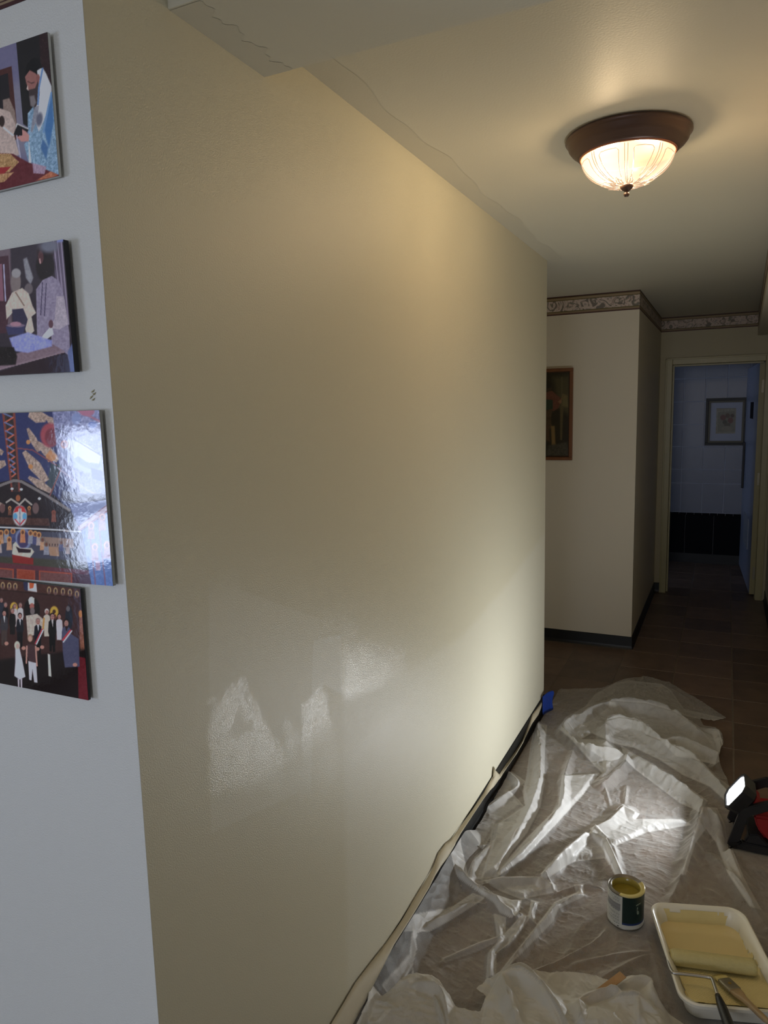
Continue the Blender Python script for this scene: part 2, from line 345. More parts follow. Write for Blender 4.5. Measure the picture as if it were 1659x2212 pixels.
# ------------------------------------------------------------------ door to the washroom
dr = bpy.data.objects.new('door_1', None); C.objects.link(dr); dr.location = (DX0, YD, 0); dr['kind'] = 'structure'
def dpart(name, bm, m): o = fin(name, bm, m); o.location = (-DX0, -YD, 0); o.parent = dr; return o
bm = bmesh.new()
for x0, x1 in ((DX0-.035, DX0+.012), (DX1-.012, DX1+.035)):
    boxm(bm, (x0, YD-.012, 0.0), (x1, YD+.13, DZ+.035), .003)
boxm(bm, (DX0+.012, YD-.012, DZ-.012), (DX1-.012, YD+.13, DZ+.035), .003)
for x0, x1 in ((DX0-.042, DX0-.030), (DX1+.030, DX1+.042)): boxm(bm, (x0, YD-.018, 0.0), (x1, YD+.002, DZ+.04), .002)
boxm(bm, (DX0-.042, YD-.018, DZ+.030), (DX1+.042, YD+.002, DZ+.042), .002)
dpart('door_frame', bm, M_trim)
bm = bmesh.new(); boxm(bm, (DX0+.012, YD+.05, 0), (DX0+.026, YD+.075, DZ-.012), .002); boxm(bm, (DX1-.015, YD+.05, 0), (DX1-.012, YD+.075, DZ-.012), .001); boxm(bm, (DX0+.026, YD+.05, DZ-.026), (DX1-.026, YD+.075, DZ-.012), .002)
dpart('door_stop', bm, M_trim)
# leaf, opened into the washroom (hinge edge faces the corridor)
M_leaf = mat('pale_blue_door_enamel', (.42, .47, .58), .3, var=.1, vscale=3)
lf = bpy.data.objects.new('door_leaf', None)
hx, hy = 1.086, YD+.145; ang = math.radians(2.8)
def leafpart(name, lo, hi, m, bev=.0015, par=None):
    bm = bmesh.new(); boxm(bm, lo, hi, bev); bmesh.ops.rotate(bm, cent=(0, 0, 0), matrix=Matrix.Rotation(ang, 3, 'Z'), verts=bm.verts)
    bmesh.ops.translate(bm, vec=(hx, hy, 0), verts=bm.verts); o = fin(name, bm, m)
    if par is None: o.location = (-DX0, -YD, 0); o.parent = dr
    else: o.parent = par
    return o
leaf = leafpart('leaf', (0, 0, .012), (.044, 1.28, DZ-.016), M_leaf)
leafpart('leaf_edge', (.0005, -.002, .013), (.0435, .003, DZ-.017), M_trim, 0, leaf)
for z in (1.80, 1.02, .20):
    leafpart('hinge', (.020, -.006, z-.055), (.046, -.001, z+.055), M_dsteel, .001, leaf)
leafpart('push_plate', (-.004, .42, 1.52), (0, .70, 1.67), M_wains, .001, leaf)
leafpart('pull_bar', (-.022, 1.12, .82), (-.002, 1.15, 1.28), M_black, .004, leaf)
lv = leafpart('louvre_panel', (-.005, .36, .34), (0, .86, .62), mat('grey_louvre', (.38, .40, .42), .5), .001, leaf)

# ------------------------------------------------------------------ washroom behind the door
struct(box('wall_washroom_left', (-.72, YD+.12, 0), (-.60, YBW+.12, ZC), M_block))
struct(box('wall_washroom_right', (1.32, YD+.12, 0), (1.44, YBW+.12, ZC), M_block))
wb = struct(box('wall_washroom_back', (-.60, YBW+.004, 0), (1.32, YBW+.12, ZC), M_mortar))
struct(box('ceiling_washroom', (-.72, YD+.12, ZC), (1.44, YBW+.12, ZC+.1), M_ceil))
rows = [(.535, .843), (.843, .989), (.989, 1.225), (1.225, 1.455), (1.455, 1.689), (1.689, 1.925), (1.925, 2.16), (2.16, 2.40)]
for r, (z0, z1) in enumerate(rows):
    bw = .205 if r != 1 else .41; off = .442-(.0 if r % 2 else .0)
    k0 = int((off+.6)/bw)+1
    for k in range(-k0, 8):
        x0 = max(off+bw*k, -.60); x1 = min(off+bw*(k+1), 1.32)
        if x1-x0 < .02: continue
        o = box('block', (x0+.003, YBW, z0+.003), (x1-.003, YBW+.013, z1-.003), M_block, wb, .002)
for k in range(26):                              # narrow black tile cap and dark wainscot panel
    x0 = -.60+.0738*k; box('cap_tile', (x0+.0015, YBW-.012, .512), (x0+.0723, YBW+.012, .533), M_wains, wb, .002)
for k in range(7): box('wainscot_panel', (-.60+.2742*k+.001, YBW-.006, .10), (-.60+.2742*(k+1)-.001, YBW+.012, .511), M_wains, wb)
struct(box('baseboard_washroom', (-.60, YBW-.012, 0), (1.32, YBW-.001, .10), M_black))

# ------------------------------------------------------------------ ceiling lamp
LX, LY = .578, 1.365
M_bronze = mat('oiled_bronze', (.10, .058, .044), .38, metal=.35, spec=.5)
def lamp_glass():
    m = bpy.data.materials.new('lit_frosted_glass'); m.use_nodes = True; N = m.node_tree.nodes; L = m.node_tree.links; b = N['Principled BSDF']
    b.inputs['Base Color'].default_value = (.015, .013, .01, 1); b.inputs['Roughness'].default_value = .25
    tc = N.new('ShaderNodeTexCoord'); tot = None
    for bx, by in ((-.035, -.045), (.055, .02)):
        d = N.new('ShaderNodeVectorMath'); d.operation = 'DISTANCE'; d.inputs[1].default_value = (bx, by, -.070); L.new(tc.outputs['Object'], d.inputs[0])
        mr = N.new('ShaderNodeMapRange'); mr.interpolation_type = 'SMOOTHERSTEP'; mr.inputs[1].default_value = .125 if bx < 0 else .085; mr.inputs[2].default_value = .02; mr.inputs[3].default_value = 0; mr.inputs[4].default_value = 1; L.new(d.outputs['Value'], mr.inputs[0])
        if tot is None: tot = mr.outputs[0]
        else: a = N.new('ShaderNodeMath'); a.operation = 'ADD'; L.new(tot, a.inputs[0]); L.new(mr.outputs[0], a.inputs[1]); tot = a.outputs[0]
    cr = N.new('ShaderNodeMix'); cr.data_type = 'RGBA'; cr.inputs[6].default_value = (1, .72, .46, 1); cr.inputs[7].default_value = (1, .72, .40, 1); L.new(tot, cr.inputs[0])
    L.new(cr.outputs[2], b.inputs['Emission Color'])
    s = N.new('ShaderNodeMapRange'); s.inputs[1].default_value = 0; s.inputs[2].default_value = 1.0; s.inputs[3].default_value = .80; s.inputs[4].default_value = 3.2; L.new(tot, s.inputs[0]); L.new(s.outputs[0], b.inputs['Emission Strength'])
    tp = N.new('ShaderNodeBsdfTransparent'); ms = N.new('ShaderNodeMixShader'); ms.inputs[0].default_value = .62; L.new(tp.outputs[0], ms.inputs[1]); L.new(b.outputs[0], ms.inputs[2]); L.new(ms.outputs[0], N['Material Output'].inputs[0])
    return m
M_lampglass = lamp_glass()
M_rib = mat('lit_glass_relief', (.02, .02, .015), .2); _b = M_rib.node_tree.nodes['Principled BSDF']; _b.inputs['Emission Color'].default_value = (1, .62, .38, 1); _b.inputs['Emission Strength'].default_value = .62
lt = empty('ceiling_lamp', (LX, LY, ZC), 'round flush ceiling lamp with bronze pan and lit fluted glass bowl', 'lamp')
lathe('pan', [(.0, 0), (.160, 0), (.166, -.004), (.167, -.009), (.163, -.013), (.161, -.016), (.158, -.026), (.150, -.036), (.142, -.041), (.140, -.044), (.136, -.046), (.134, -.050), (.131, -.051), (.128, -.054), (.122, -.052), (.119, -.040), (.0, -.030)], M_bronze, lt, 96)
M_cop = mat('copper_rim', (.42, .17, .10), .35, metal=.6); lathe('inner_rim', [(.129, -.0535), (.1275, -.057), (.1235, -.057), (.1225, -.0535)], M_cop, lt, 96)
Rg, Zg, Hg = .1215, -.054, .080
dome = [(Rg*math.cos(t), Zg-Hg*math.sin(t)) for t in np.linspace(0, PI/2*.97, 18)]
bowl = lathe('glass_bowl', dome, M_lampglass, lt, 96, fn=lambda a, z: 1+.006*math.cos(8*a))
bm = bmesh.new()
def dp(a, t, off=.0015): r = (Rg+off)*math.cos(t); return (r*math.cos(a), r*math.sin(a), Zg-(Hg+off)*math.sin(t))
for k in range(8):
    a0 = 2*PI*k/8+.1
    for s in (-.035, .035): tube(bm, [dp(a0+s, t) for t in np.linspace(.06, 1.25, 14)], .0011, 6)
    w = .235; t0, t1 = .17, 1.05; ac = a0+PI/8
    loop = [dp(ac-w*(1-.25*(t-t0)), t) for t in np.linspace(t1, t0+.07, 10)]+[dp(ac-w+.06, t0), dp(ac, t0-.01), dp(ac+w-.06, t0)]+[dp(ac+w*(1-.25*(t-t0)), t) for t in np.linspace(t0+.07, t1, 10)]
    tube(bm, loop, .0010, 6)
fin('rib_relief', bm, M_rib, bowl, True)
bm = bmesh.new()
for k in range(10):
    a0 = 2*PI*k/10
    for s, l in ((0, 1.02), (.13, 1.12), (-.13, 1.12)):
        tube(bm, [dp(a0, 1.40, .002), dp(a0+s*1.5, (1.40+l)/2, .004), dp(a0+s, l, .002)], [.0008, .0018, .0006], 6)
    tube(bm, [dp(a0, 1.36, .003), dp(a0-.16, 1.2, .004), dp(a0, 1.0, .005), dp(a0+.16, 1.2, .004), dp(a0, 1.36, .003)], .0009, 6)
fin('leaf_relief', bm, M_rib, bowl, True)
lathe('finial', [(.0, -.130), (.018, -.132), (.019, -.135), (.015, -.141), (.008, -.147), (.005, -.149), (.0045, -.151), (.0075, -.153), (.008, -.157), (.0055, -.1615), (.0, -.163)], M_bronze, lt, 32)

for bx, by in ((-.045, -.030), (.045, .030)):     # the two bulbs behind the glass
    l = bpy.data.lights.new('bulb', 'POINT'); l.energy = 10; l.color = (1, .74, .44); l.shadow_soft_size = .024
    o = bpy.data.objects.new('bulb', l); C.objects.link(o); o.location = (LX+bx, LY+by, ZC-.085)

# ------------------------------------------------------------------ photo boards on the near wall
LIT = np.array([.46, .50, .62])
def board_mat(name, rough=.07):
    m = mat(name, rough=rough, attr='print', spec=.55, bump=.05, bscale=110); return m
def board(label, x0, x1, z0, z1, depth, edge, painter, skew=(0, 0, 0, 0), tilt=0):
    """corners in the plane y=-depth; skew lifts TL,TR,BL,BR z"""
    root = empty('photo_board', ((x0+x1)/2, 0, z0), label, 'picture', 'printed photo boards on the near wall')
    xs = np.r_[np.arange(x0, max(x0, -.34), .01), np.arange(max(x0, -.34), x1, .00115), x1]; zs_ = np.r_[np.arange(0, 1, .00115/(z1-z0)), 1]
    def fn(u, v):
        s = (u-x0)/(x1-x0); lo = z0+skew[2]*(1-s)+skew[3]*s; hi = z1+skew[0]*(1-s)+skew[1]*s
        return np.stack([u+tilt*(v-.5), -depth+0*u, lo+(hi-lo)*v], 1)
    gu, gv = np.meshgrid(xs, zs_, indexing='ij'); P = fn(gu.ravel(), gv.ravel()); px, py = projv(P)
    col = np.clip(lin(painter(px, py))/LIT, 0, .9)
    o = grid('print', xs, zs_, fn, board_mat('glossy_photo_print'), attrs={'print': col}); o.location = -root.location; o.parent = root
    k = fn(np.array([x0, x1, x1, x0]), np.array([0., 0, 1, 1])); k[:, 1] = -.006
    bm = bmesh.new(); prism(bm, [tuple(p) for p in k], (0, -(depth-.0066), 0)); o = fin('backing', bm, edge); o.location = -root.location; o.parent = root
    bm = bmesh.new(); cx_ = (x0+x1)/2; boxm(bm, (cx_-.03, -.006, (z0+z1)/2-.03), (cx_+.03, 0, (z0+z1)/2+.03)); o = fin('mount', bm, edge); o.location = -root.location; o.parent = root
    return root
class Paint:
    def __init__(s, x, y, bg): s.x, s.y = x, y; s.c = np.tile(np.array(bg, float), (len(x), 1))
    def put(s, w, c): w = w[:, None]; s.c = s.c*(1-w)+np.array(c, float)*w
    def poly(s, P, c, soft=.7, tex=0, sc=.2):
        w = 1-sst(-soft, soft, sdf(s.x, s.y, P)) if len(P) < 30 else inpoly(s.x, s.y, P).astype(float)
        s.put(w, c)
        if tex: n = ((ridged(s.x*sc*1.3, s.y*sc*1.3, 2)-.3)*.5+(fbm(s.x*.3+tex, s.y*.22, 3)-.5)*.9)*tex*.7; s.c += (w*n)[:, None]
    def ell(s, x, y, a, b, c, soft=.15, rot=0):
        ca, sa = math.cos(rot), math.sin(rot); u = (s.x-x)*ca+(s.y-y)*sa; v = -(s.x-x)*sa+(s.y-y)*ca
        s.put(1-sst(1-soft, 1+soft, np.hypot(u/a, v/b)), c)
    def line(s, P, w, c): d, _ = segdist(s.x, s.y, P); s.put(1-sst(w*.5, w*.5+.8, d), c)
    def done(s): s.c += (fbm(s.x*.25, s.y*.25)-.5)[:, None]*8; return np.clip(s.c, 3, 255)

def paint1(x, y):
    p = Paint(x, y, (92, 92, 128)); p.poly([(0, 180), (60, 180), (60, 330), (0, 330)], (108, 108, 134), 20)
    p.poly([(-30, 160), (25, 143), (36, 265), (42, 300), (-30, 320)], (58, 30, 32)); p.poly([(-30, 172), (17, 158), (27, 280), (-30, 300)], (22, 20, 28))
    p.poly([(34, 80), (135, 50), (140, 290), (60, 275), (50, 268)], (20, 19, 24)); p.poly([(84, 60), (135, 50), (140, 290), (100, 190), (88, 150)], (36, 20, 26))
    p.poly([(6, 216), (20, 212), (32, 240), (38, 285), (24, 300), (8, 250)], (118, 104, 104), 1, 40, .3)
    p.poly([(-30, 225), (6, 236), (22, 242), (34, 270), (30, 290), (42, 335), (20, 338), (-30, 340)], (160, 146, 150), 1, 60, .18)
    p.line([(8, 276), (28, 292)], 3, (196, 190, 205)); p.ell(4, 262, 6, 12, (40, 28, 30)); p.line([(36, 292), (44, 340)], 2, (150, 150, 180))
    p.poly([(54, 160), (58, 138), (72, 124), (86, 130), (92, 150), (88, 170), (78, 160), (66, 152)], (7, 7, 12))          # hat
    p.poly([(80, 152), (92, 146), (100, 160), (111, 186), (112, 220), (100, 262), (96, 290), (72, 292), (78, 232), (84, 200)], (186, 190, 208))
    p.poly([(54, 166), (64, 152), (76, 158), (84, 166), (86, 186), (76, 196), (62, 196), (57, 180)], (128, 88, 90)); p.ell(82, 168, 4, 8, (120, 78, 80))
    p.line([(60, 176), (68, 180), (74, 178)], 1.2, (60, 40, 44)); p.poly([(60, 184), (62, 196), (57, 192)], (190, 160, 165), .5)
    p.poly([(62, 194), (76, 190), (82, 174), (86, 200), (84, 220), (76, 232), (66, 230), (63, 212)], (52, 44, 50)); p.poly([(64, 208), (74, 206), (78, 222), (72, 232), (66, 228)], (104, 100, 110), 2)
    p.poly([(60, 245), (72, 230), (76, 262), (84, 285), (94, 262), (104, 230), (112, 196), (124, 310), (130, 385), (100, 372), (70, 352), (60, 345), (52, 312), (62, 300), (60, 280)], (106, 136, 172), 1, 110, .3)
    p.poly([(104, 228), (112, 200), (116, 262), (106, 320), (100, 300), (96, 280)], (58, 100, 158), 2); p.poly([(92, 300), (104, 318), (100, 345), (88, 320)], (60, 96, 150), 2)
    p.poly([(74, 232), (84, 228), (82, 250), (70, 286), (66, 284)], (120, 124, 146), 1, 70, .5); p.line([(92, 148), (84, 190), (82, 226)], 3, (92, 122, 176)); p.line([(111, 200), (104, 232), (94, 285)], 3, (92, 128, 180))
    p.ell(85, 258, 7, 15, (84, 88, 112), .4, .15); p.poly([(62, 300), (68, 352), (62, 352)], (185, 195, 215))
    p.poly([(36, 266), (62, 278), (58, 286), (34, 276)], (208, 206, 214), .6); p.poly([(38, 269), (62, 280), (54, 294), (29, 291)], (16, 13, 22))
    p.poly([(36, 296), (48, 292), (48, 279), (56, 284), (63, 292), (62, 305), (46, 306)], (166, 122, 126))
    p.poly([(-30, 330), (28, 332), (60, 350), (128, 378), (140, 420), (-30, 430)], (78, 26, 36), 1, 26, .08)
    p.poly([(-30, 332), (22, 332), (41, 350), (20, 372), (-30, 378)], (146, 116, 84), 1, 120, .35); p.poly([(-30, 364), (24, 360), (6, 378), (-30, 384)], (130, 36, 44))
    p.poly([(-30, 380), (30, 372), (10, 392), (-30, 402)], (150, 116, 88), 1, 120, .35); p.poly([(70, 352), (100, 360), (96, 376), (72, 374)], (140, 120, 150), 1, 70, .4); p.poly([(78, 390), (110, 370), (126, 378), (110, 384)], (150, 90, 70), 1, 70, .4)
    return p.done()
def paint2(x, y):
    p = Paint(x, y, (48, 43, 56)); p.poly([(-40, 530), (22, 520), (26, 700), (-40, 700)], (96, 84, 100), 3)
    for k in range(6): p.line([(112+4*k, 520), (128+4*k, 660+8*k)], 2.2, (126, 118, 150) if k % 2 else (84, 76, 104))
    p.poly([(-40, 560), (18, 552), (24, 640), (14, 720), (-40, 720)], (64, 44, 58)); p.poly([(-40, 572), (4, 570), (8, 650), (-40, 650)], (120, 84, 106))
    p.line([(8, 572), (12, 650)], 2, (150, 150, 190)); p.poly([(50, 560), (58, 556), (72, 600), (66, 615), (56, 600)], (120, 122, 140), 2, 50, .5)
    p.ell(34, 610, 11, 26, (112, 104, 112)); p.ell(35, 590, 10, 10, (136, 136, 150)); p.ell(62, 624, 9, 12, (92, 86, 98))
    p.poly([(12, 660), (26, 632), (48, 622), (62, 634), (70, 660), (78, 676), (68, 684), (74, 715), (60, 728), (48, 690), (30, 672), (14, 690)], (176, 166, 168), 1, 40, .2)
    p.poly([(26, 668), (50, 666), (60, 690), (52, 720), (34, 722), (28, 690)], (50, 48, 74)); p.line([(34, 632), (52, 660)], 2, (120, 100, 96))
    p.ell(98, 545, 18, 24, (44, 34, 42)); p.ell(98, 575, 20, 34, (28, 22, 28)); p.ell(88, 556, 6, 14, (74, 48, 56)); p.line([(86, 560), (87, 568)], 2, (170, 140, 150)); p.ell(105, 532, 20, 14, (96, 100, 122), .5)
    p.poly([(78, 625), (92, 605), (112, 596), (128, 608), (138, 640), (150, 720), (152, 780), (112, 760), (110, 700), (96, 742), (80, 730)], (124, 118, 150), 1, 45, .12)
    p.poly([(122, 640), (138, 640), (148, 700), (128, 712), (106, 708), (118, 690)], (150, 144, 168), 1, 55, .3); p.poly([(92, 725), (112, 702), (116, 722), (98, 735), (90, 732)], (196, 188, 214)); p.ell(110, 700, 5, 9, (84, 60, 76))
    for q in ((92, 610), (100, 612)): p.line([q, (q[0]-4, q[1]+70)], 1.2, (64, 60, 90))
    p.poly([(12, 706), (54, 702), (50, 722), (18, 724)], (54, 56, 96), 1); p.ell(34, 703, 20, 4, (110, 96, 124)); p.ell(34, 700, 12, 5, (150, 116, 140))
    p.poly([(30, 765), (110, 742), (138, 757), (-40, 812), (-40, 775)], (112, 96, 114), 1, 30, .2); p.poly([(20, 730), (60, 718), (112, 735), (112, 748), (60, 762), (30, 758)], (128, 136, 210), 2, 60, .15)  # blue patch on the table: window reflection painted into the print
    p.poly([(-40, 815), (138, 760), (146, 766), (154, 806), (-40, 830)], (40, 30, 40)); p.line([(-40, 808), (138, 760)], 3, (126, 110, 128)); p.poly([(-40, 748), (30, 750), (37, 770), (34, 788), (-40, 792)], (26, 22, 28), 2, 26, .5)
    p.poly([(146, 760), (162, 730), (165, 806), (152, 806)], (84, 96, 146), 2); p.poly([(112, 480), (145, 500), (148, 520), (124, 524)], (110, 120, 180), 3)  # blue top corner: window reflection painted into the print
    return p.done()
def saint(p, x, y, s, robe, halo=(168, 122, 84), lean=0):
    p.poly([(x-3.2*s+lean, y+2*s), (x+3.2*s+lean, y+2*s), (x+4.2*s, y+15*s), (x-4*s, y+15*s)], robe, .7, 50, .4)
    p.ell(x+lean, y-.6*s, 3.6*s, 4.2*s, halo); p.ell(x+lean, y, 1.9*s, 2.6*s, (96, 60, 54))
def paint3(x, y):
    p = Paint(x, y, (44, 50, 96)); 
    p.poly([(-40, 1052), (25, 1036), (48, 1036), (118, 1070), (160, 1112), (175, 1150), (-40, 1150)], (34, 28, 36)); p.poly([(110, 1000), (135, 1005), (112, 1070), (100, 1052)], (50, 62, 76), 1)
    for (ax, ay, bx, by, w) in [(52, 975, 100, 1040, 13), (62, 1030, 110, 1062, 9), (60, 925, 84, 975, 8), (80, 955, 125, 995, 11), (62, 895, 100, 905, 14), (100, 900, 130, 925, 10), (-20, 1010, 12, 1000, 10), (-30, 960, 6, 980, 9), (10, 1095, -20, 1090, 10)]:
        dx, dy = bx-ax, by-ay; l = math.hypot(dx, dy); nx, ny = -dy/l*w, dx/l*w
        p.poly([(ax-nx*.3, ay-ny*.3), (ax+dx*.5-nx, ay+dy*.5-ny), (bx-nx*.6, by-ny*.6), (bx+nx*.5, by+ny*.5), (ax+dx*.5+nx, ay+dy*.5+ny), (ax+nx*.4, ay+ny*.4)], (146, 128, 126), 1, 110, .3)
    p.ell(108, 940, 21, 26, (140, 62, 78)); p.ell(112, 944, 15, 19, (104, 44, 60)); p.poly([(98, 985), (108, 972), (124, 985), (116, 996), (104, 998)], (168, 118, 84), 1, 50, .5); p.ell(61, 955, 4.5, 5, (172, 122, 84)); p.ell(66, 1008, 5, 5, (172, 122, 84))
    p.poly([(3, 880), (32, 880), (44, 1062), (24, 1062)], (112, 60, 58)); p.poly([(8, 880), (27, 880), (40, 1062), (28, 1062)], (46, 38, 44), .6, 50, .6)
    for k in range(9): yy = 893+k*20*(1-.03*k); xx = 8+k*2.0; p.line([(xx, yy), (xx+20-k*1.3, yy+9)], 2.4, (92, 104, 156)); p.line([(xx+20-k*1.3, yy+9), (xx+2, yy+20-k*.6)], 2.4, (176, 92, 78))
    p.line([(-40, 1066), (10, 1045), (30, 1038), (46, 1040), (100, 1070), (150, 1102)], 5, (112, 108, 116)); p.line([(36, 968), (70, 972), (122, 1005)], 2, (112, 66, 80)); p.line([(135, 1005), (108, 1070)], 1.6, (120, 66, 74))
    for q in ((26, 1056), (46, 1057), (85, 1077)): p.ell(*q, 3.4, 2.6, (228, 220, 226))
    p.line([(14, 1085), (24, 1078), (42, 1090), (54, 1078), (68, 1090)], 3, (150, 146, 150)); p.ell(39, 1076, 5, 7, (140, 84, 62)); p.ell(5, 1098, 6, 10, (96, 70, 74)); p.ell(77, 1098, 7, 12, (96, 78, 84)); saint(p, 21, 1098, 1.0, (96, 62, 54)); saint(p, 63, 1098, 1.0, (96, 62, 54)); saint(p, 116, 1108, 1.3, (110, 66, 62), (120, 66, 60))
    p.poly([(-40, 1116), (105, 1120), (108, 1136), (-40, 1132)], (66, 44, 44), 1, 40, .3)
    p.ell(43, 1114, 15, 22, (196, 196, 214)); p.poly([(29, 1108), (34, 1096), (43, 1092), (52, 1096), (57, 1108), (43, 1104)], (166, 52, 58), 1); p.ell(33, 1116, 4.5, 8, (84, 146, 196)); p.ell(53, 1116, 4.5, 8, (84, 146, 196)); p.poly([(40, 1098), (46, 1098), (48, 1130), (38, 1130)], (222, 206, 204)); p.line([(33, 1122), (43, 1134), (53, 1122)], 2.4, (170, 74, 88))
    p.line([(43, 1093), (43, 1135)], .8, (90, 90, 120))
    p.poly([(-40, 1143), (180, 1152), (192, 1235), (-40, 1216)], (60, 62, 84)); p.poly([(-40, 1200), (190, 1212), (192, 1236), (-40, 1220)], (58, 58, 54), 3)
    p.poly([(96, 1160), (158, 1164), (160, 1184), (100, 1180)], (128, 108, 104), .8); p.poly([(102, 1180), (126, 1182), (128, 1202), (108, 1200)], (146, 116, 100), .8)
    for xx in (104, 110, 116, 122): p.ell(xx+3, 1177, 1.3, 3, (60, 40, 40))
    p.ell(50, 1165, 18, 24, (112, 124, 170)); p.ell(50, 1165, 13, 19, (62, 56, 96)); saint(p, 49, 1150, 1.5, (176, 116, 90))
    for k, (xx, yy) in enumerate([(-14, 1156), (2, 1152), (14, 1150), (28, 1148), (-2, 1172), (20, 1166), (66, 1152), (76, 1154), (84, 1156), (92, 1166), (100, 1176), (132, 1172), (146, 1178)]): saint(p, xx, yy, 1.5-(.25 if k > 10 else 0), [(150, 140, 150), (168, 130, 110), (122, 126, 150), (64, 68, 112)][k % 4], (170, 124, 84) if k < 9 else (110, 96, 96))
    p.poly([(28, 1176), (34, 1170), (44, 1184), (68, 1184), (74, 1192), (64, 1206), (36, 1204), (26, 1196)], (182, 172, 172), 1, 40, .3); p.poly([(34, 1180), (44, 1185), (67, 1187), (66, 1194), (40, 1194)], (38, 24, 36)); p.poly([(26, 1198), (72, 1206), (72, 1220), (28, 1216)], (118, 36, 38), 1); p.poly([(148, 1204), (166, 1190), (170, 1206), (152, 1216)], (56, 56, 70))
    p.poly([(-40, 1212), (192, 1232), (192, 1244), (-40, 1226)], (84, 44, 58)); p.poly([(-40, 1224), (200, 1242), (200, 1280), (-40, 1280)], (66, 42, 54))
    for a, b in ((-8, 30), (36, 76), (84, 156)): p.poly([(a, 1226+a*.07), (b, 1227+b*.07), (b, 1262), (a, 1262)], (138, 66, 56)); p.poly([(a+3, 1229+a*.07), (b-3, 1230+b*.07), (b-3, 1264), (a+3, 1264)], (126, 56, 44) if a == 36 else (96, 62, 66), .6, 26, .3)
    p.line([(-40, 1137), (100, 1143), (180, 1149)], 2.4, (206, 190, 200))
    # vault scene on the right, paled by a window reflection painted into the print
    p.poly([(112, 880), (225, 880), (228, 1080), (180, 1075), (140, 1035), (124, 985), (118, 930)], (112, 116, 160), 2, 110, .14)
    p.line([(165, 885), (225, 915)], 4, (140, 96, 120)); p.ell(188, 889, 16, 10, (152, 96, 122)); p.ell(175, 985, 52, 28, (140, 152, 206), .1, .62); p.ell(182, 985, 42, 20, (106, 118, 184), .1, .62)
    p.poly([(135, 955), (150, 950), (190, 962), (218, 985), (214, 1002), (188, 998), (168, 985), (160, 990), (148, 970)], (192, 188, 208), 1, 60, .3); p.ell(139, 960, 8, 9, (176, 138, 146)); p.ell(139, 960, 4, 5, (120, 100, 130))
    p.line([(120, 925), (225, 988)], 1.2, (60, 60, 92)); p.line([(137, 918), (128, 938)], 1.5, (80, 84, 120)); p.ell(165, 905, 10, 12, (112, 124, 176)); p.ell(200, 918, 10, 7, (84, 100, 170)); p.poly([(196, 1010), (222, 1018), (222, 1040), (200, 1035)], (70, 74, 136), 2)
    p.line([(124, 1010), (190, 1060), (226, 1075)], 2.2, (160, 156, 190)); p.poly([(135, 1060), (175, 1068), (228, 1066), (230, 1082), (170, 1090), (130, 1080)], (50, 46, 66), 3, 40, .4)
    p.poly([(150, 1088), (232, 1080), (236, 1096), (172, 1142), (160, 1120)], (104, 116, 168), 2); p.line([(173, 1140), (234, 1096)], 9, (160, 146, 172)); p.line([(173, 1145), (236, 1101)], 2.5, (120, 58, 76)); p.line([(173, 1134), (234, 1089)], 1.4, (110, 80, 110))
    p.poly([(176, 1148), (236, 1106), (250, 1285), (200, 1275)], (78, 104, 168), 1, 40, .25); p.line([(192, 1135), (206, 1262)], 2.5, (104, 80, 116)); p.line([(212, 1122), (228, 1265)], 2.5, (104, 80, 116))
    for q in ((197, 1136), (221, 1118), (205, 1182), (231, 1178)): saint(p, *q, 1.9, (134, 100, 124), (176, 128, 120))
    p.poly([(206, 1212), (216, 1212), (217, 1232), (207, 1232)], (150, 124, 160))
    return p.done()
def person(p, x, y, s, coat, shirt=(190, 186, 200), hair=(24, 18, 22), skin=(150, 112, 112), leg=None, L=11, robe=False):
    w = 5.2*s; p.poly([(x-w*.5, y+5*s), (x+w*.5, y+5*s), (x+w*1.1, y+8*s), (x+w*1.3, y+24*s), (x+w*1.0, y+30*s), (x+w*.9, y+L*2.6*s*1.6), (x-w*.9, y+L*2.6*s*1.6), (x-w*1.0, y+30*s), (x-w*1.3, y+24*s), (x-w*1.1, y+8*s)], coat, .8, 12, .2)
    if leg is not None: p.poly([(x-w*.8, y+29*s), (x+w*.9, y+29*s), (x+w*.9, y+56*s), (x+w*.2, y+57*s), (x, y+36*s), (x-w*.2, y+56*s), (x-w*.9, y+55*s)], leg)
    if shirt is not None: p.poly([(x-1.6*s, y+4.5*s), (x+1.8*s, y+4.5*s), (x+.8*s, y+17*s)], shirt, .5)
    p.ell(x, y-1.2*s, 3.9*s, 5.2*s, hair); p.ell(x+.2*s, y+.4*s, 3.1*s, 4.6*s, skin); p.ell(x-1.1*s, y-.4*s, .6*s, .4*s, (60, 40, 40)); p.ell(x+1.5*s, y-.4*s, .6*s, .4*s, (60, 40, 40)); p.line([(x-1.0*s, y+2.6*s), (x+1.4*s, y+2.6*s)], .7, (120, 70, 72))
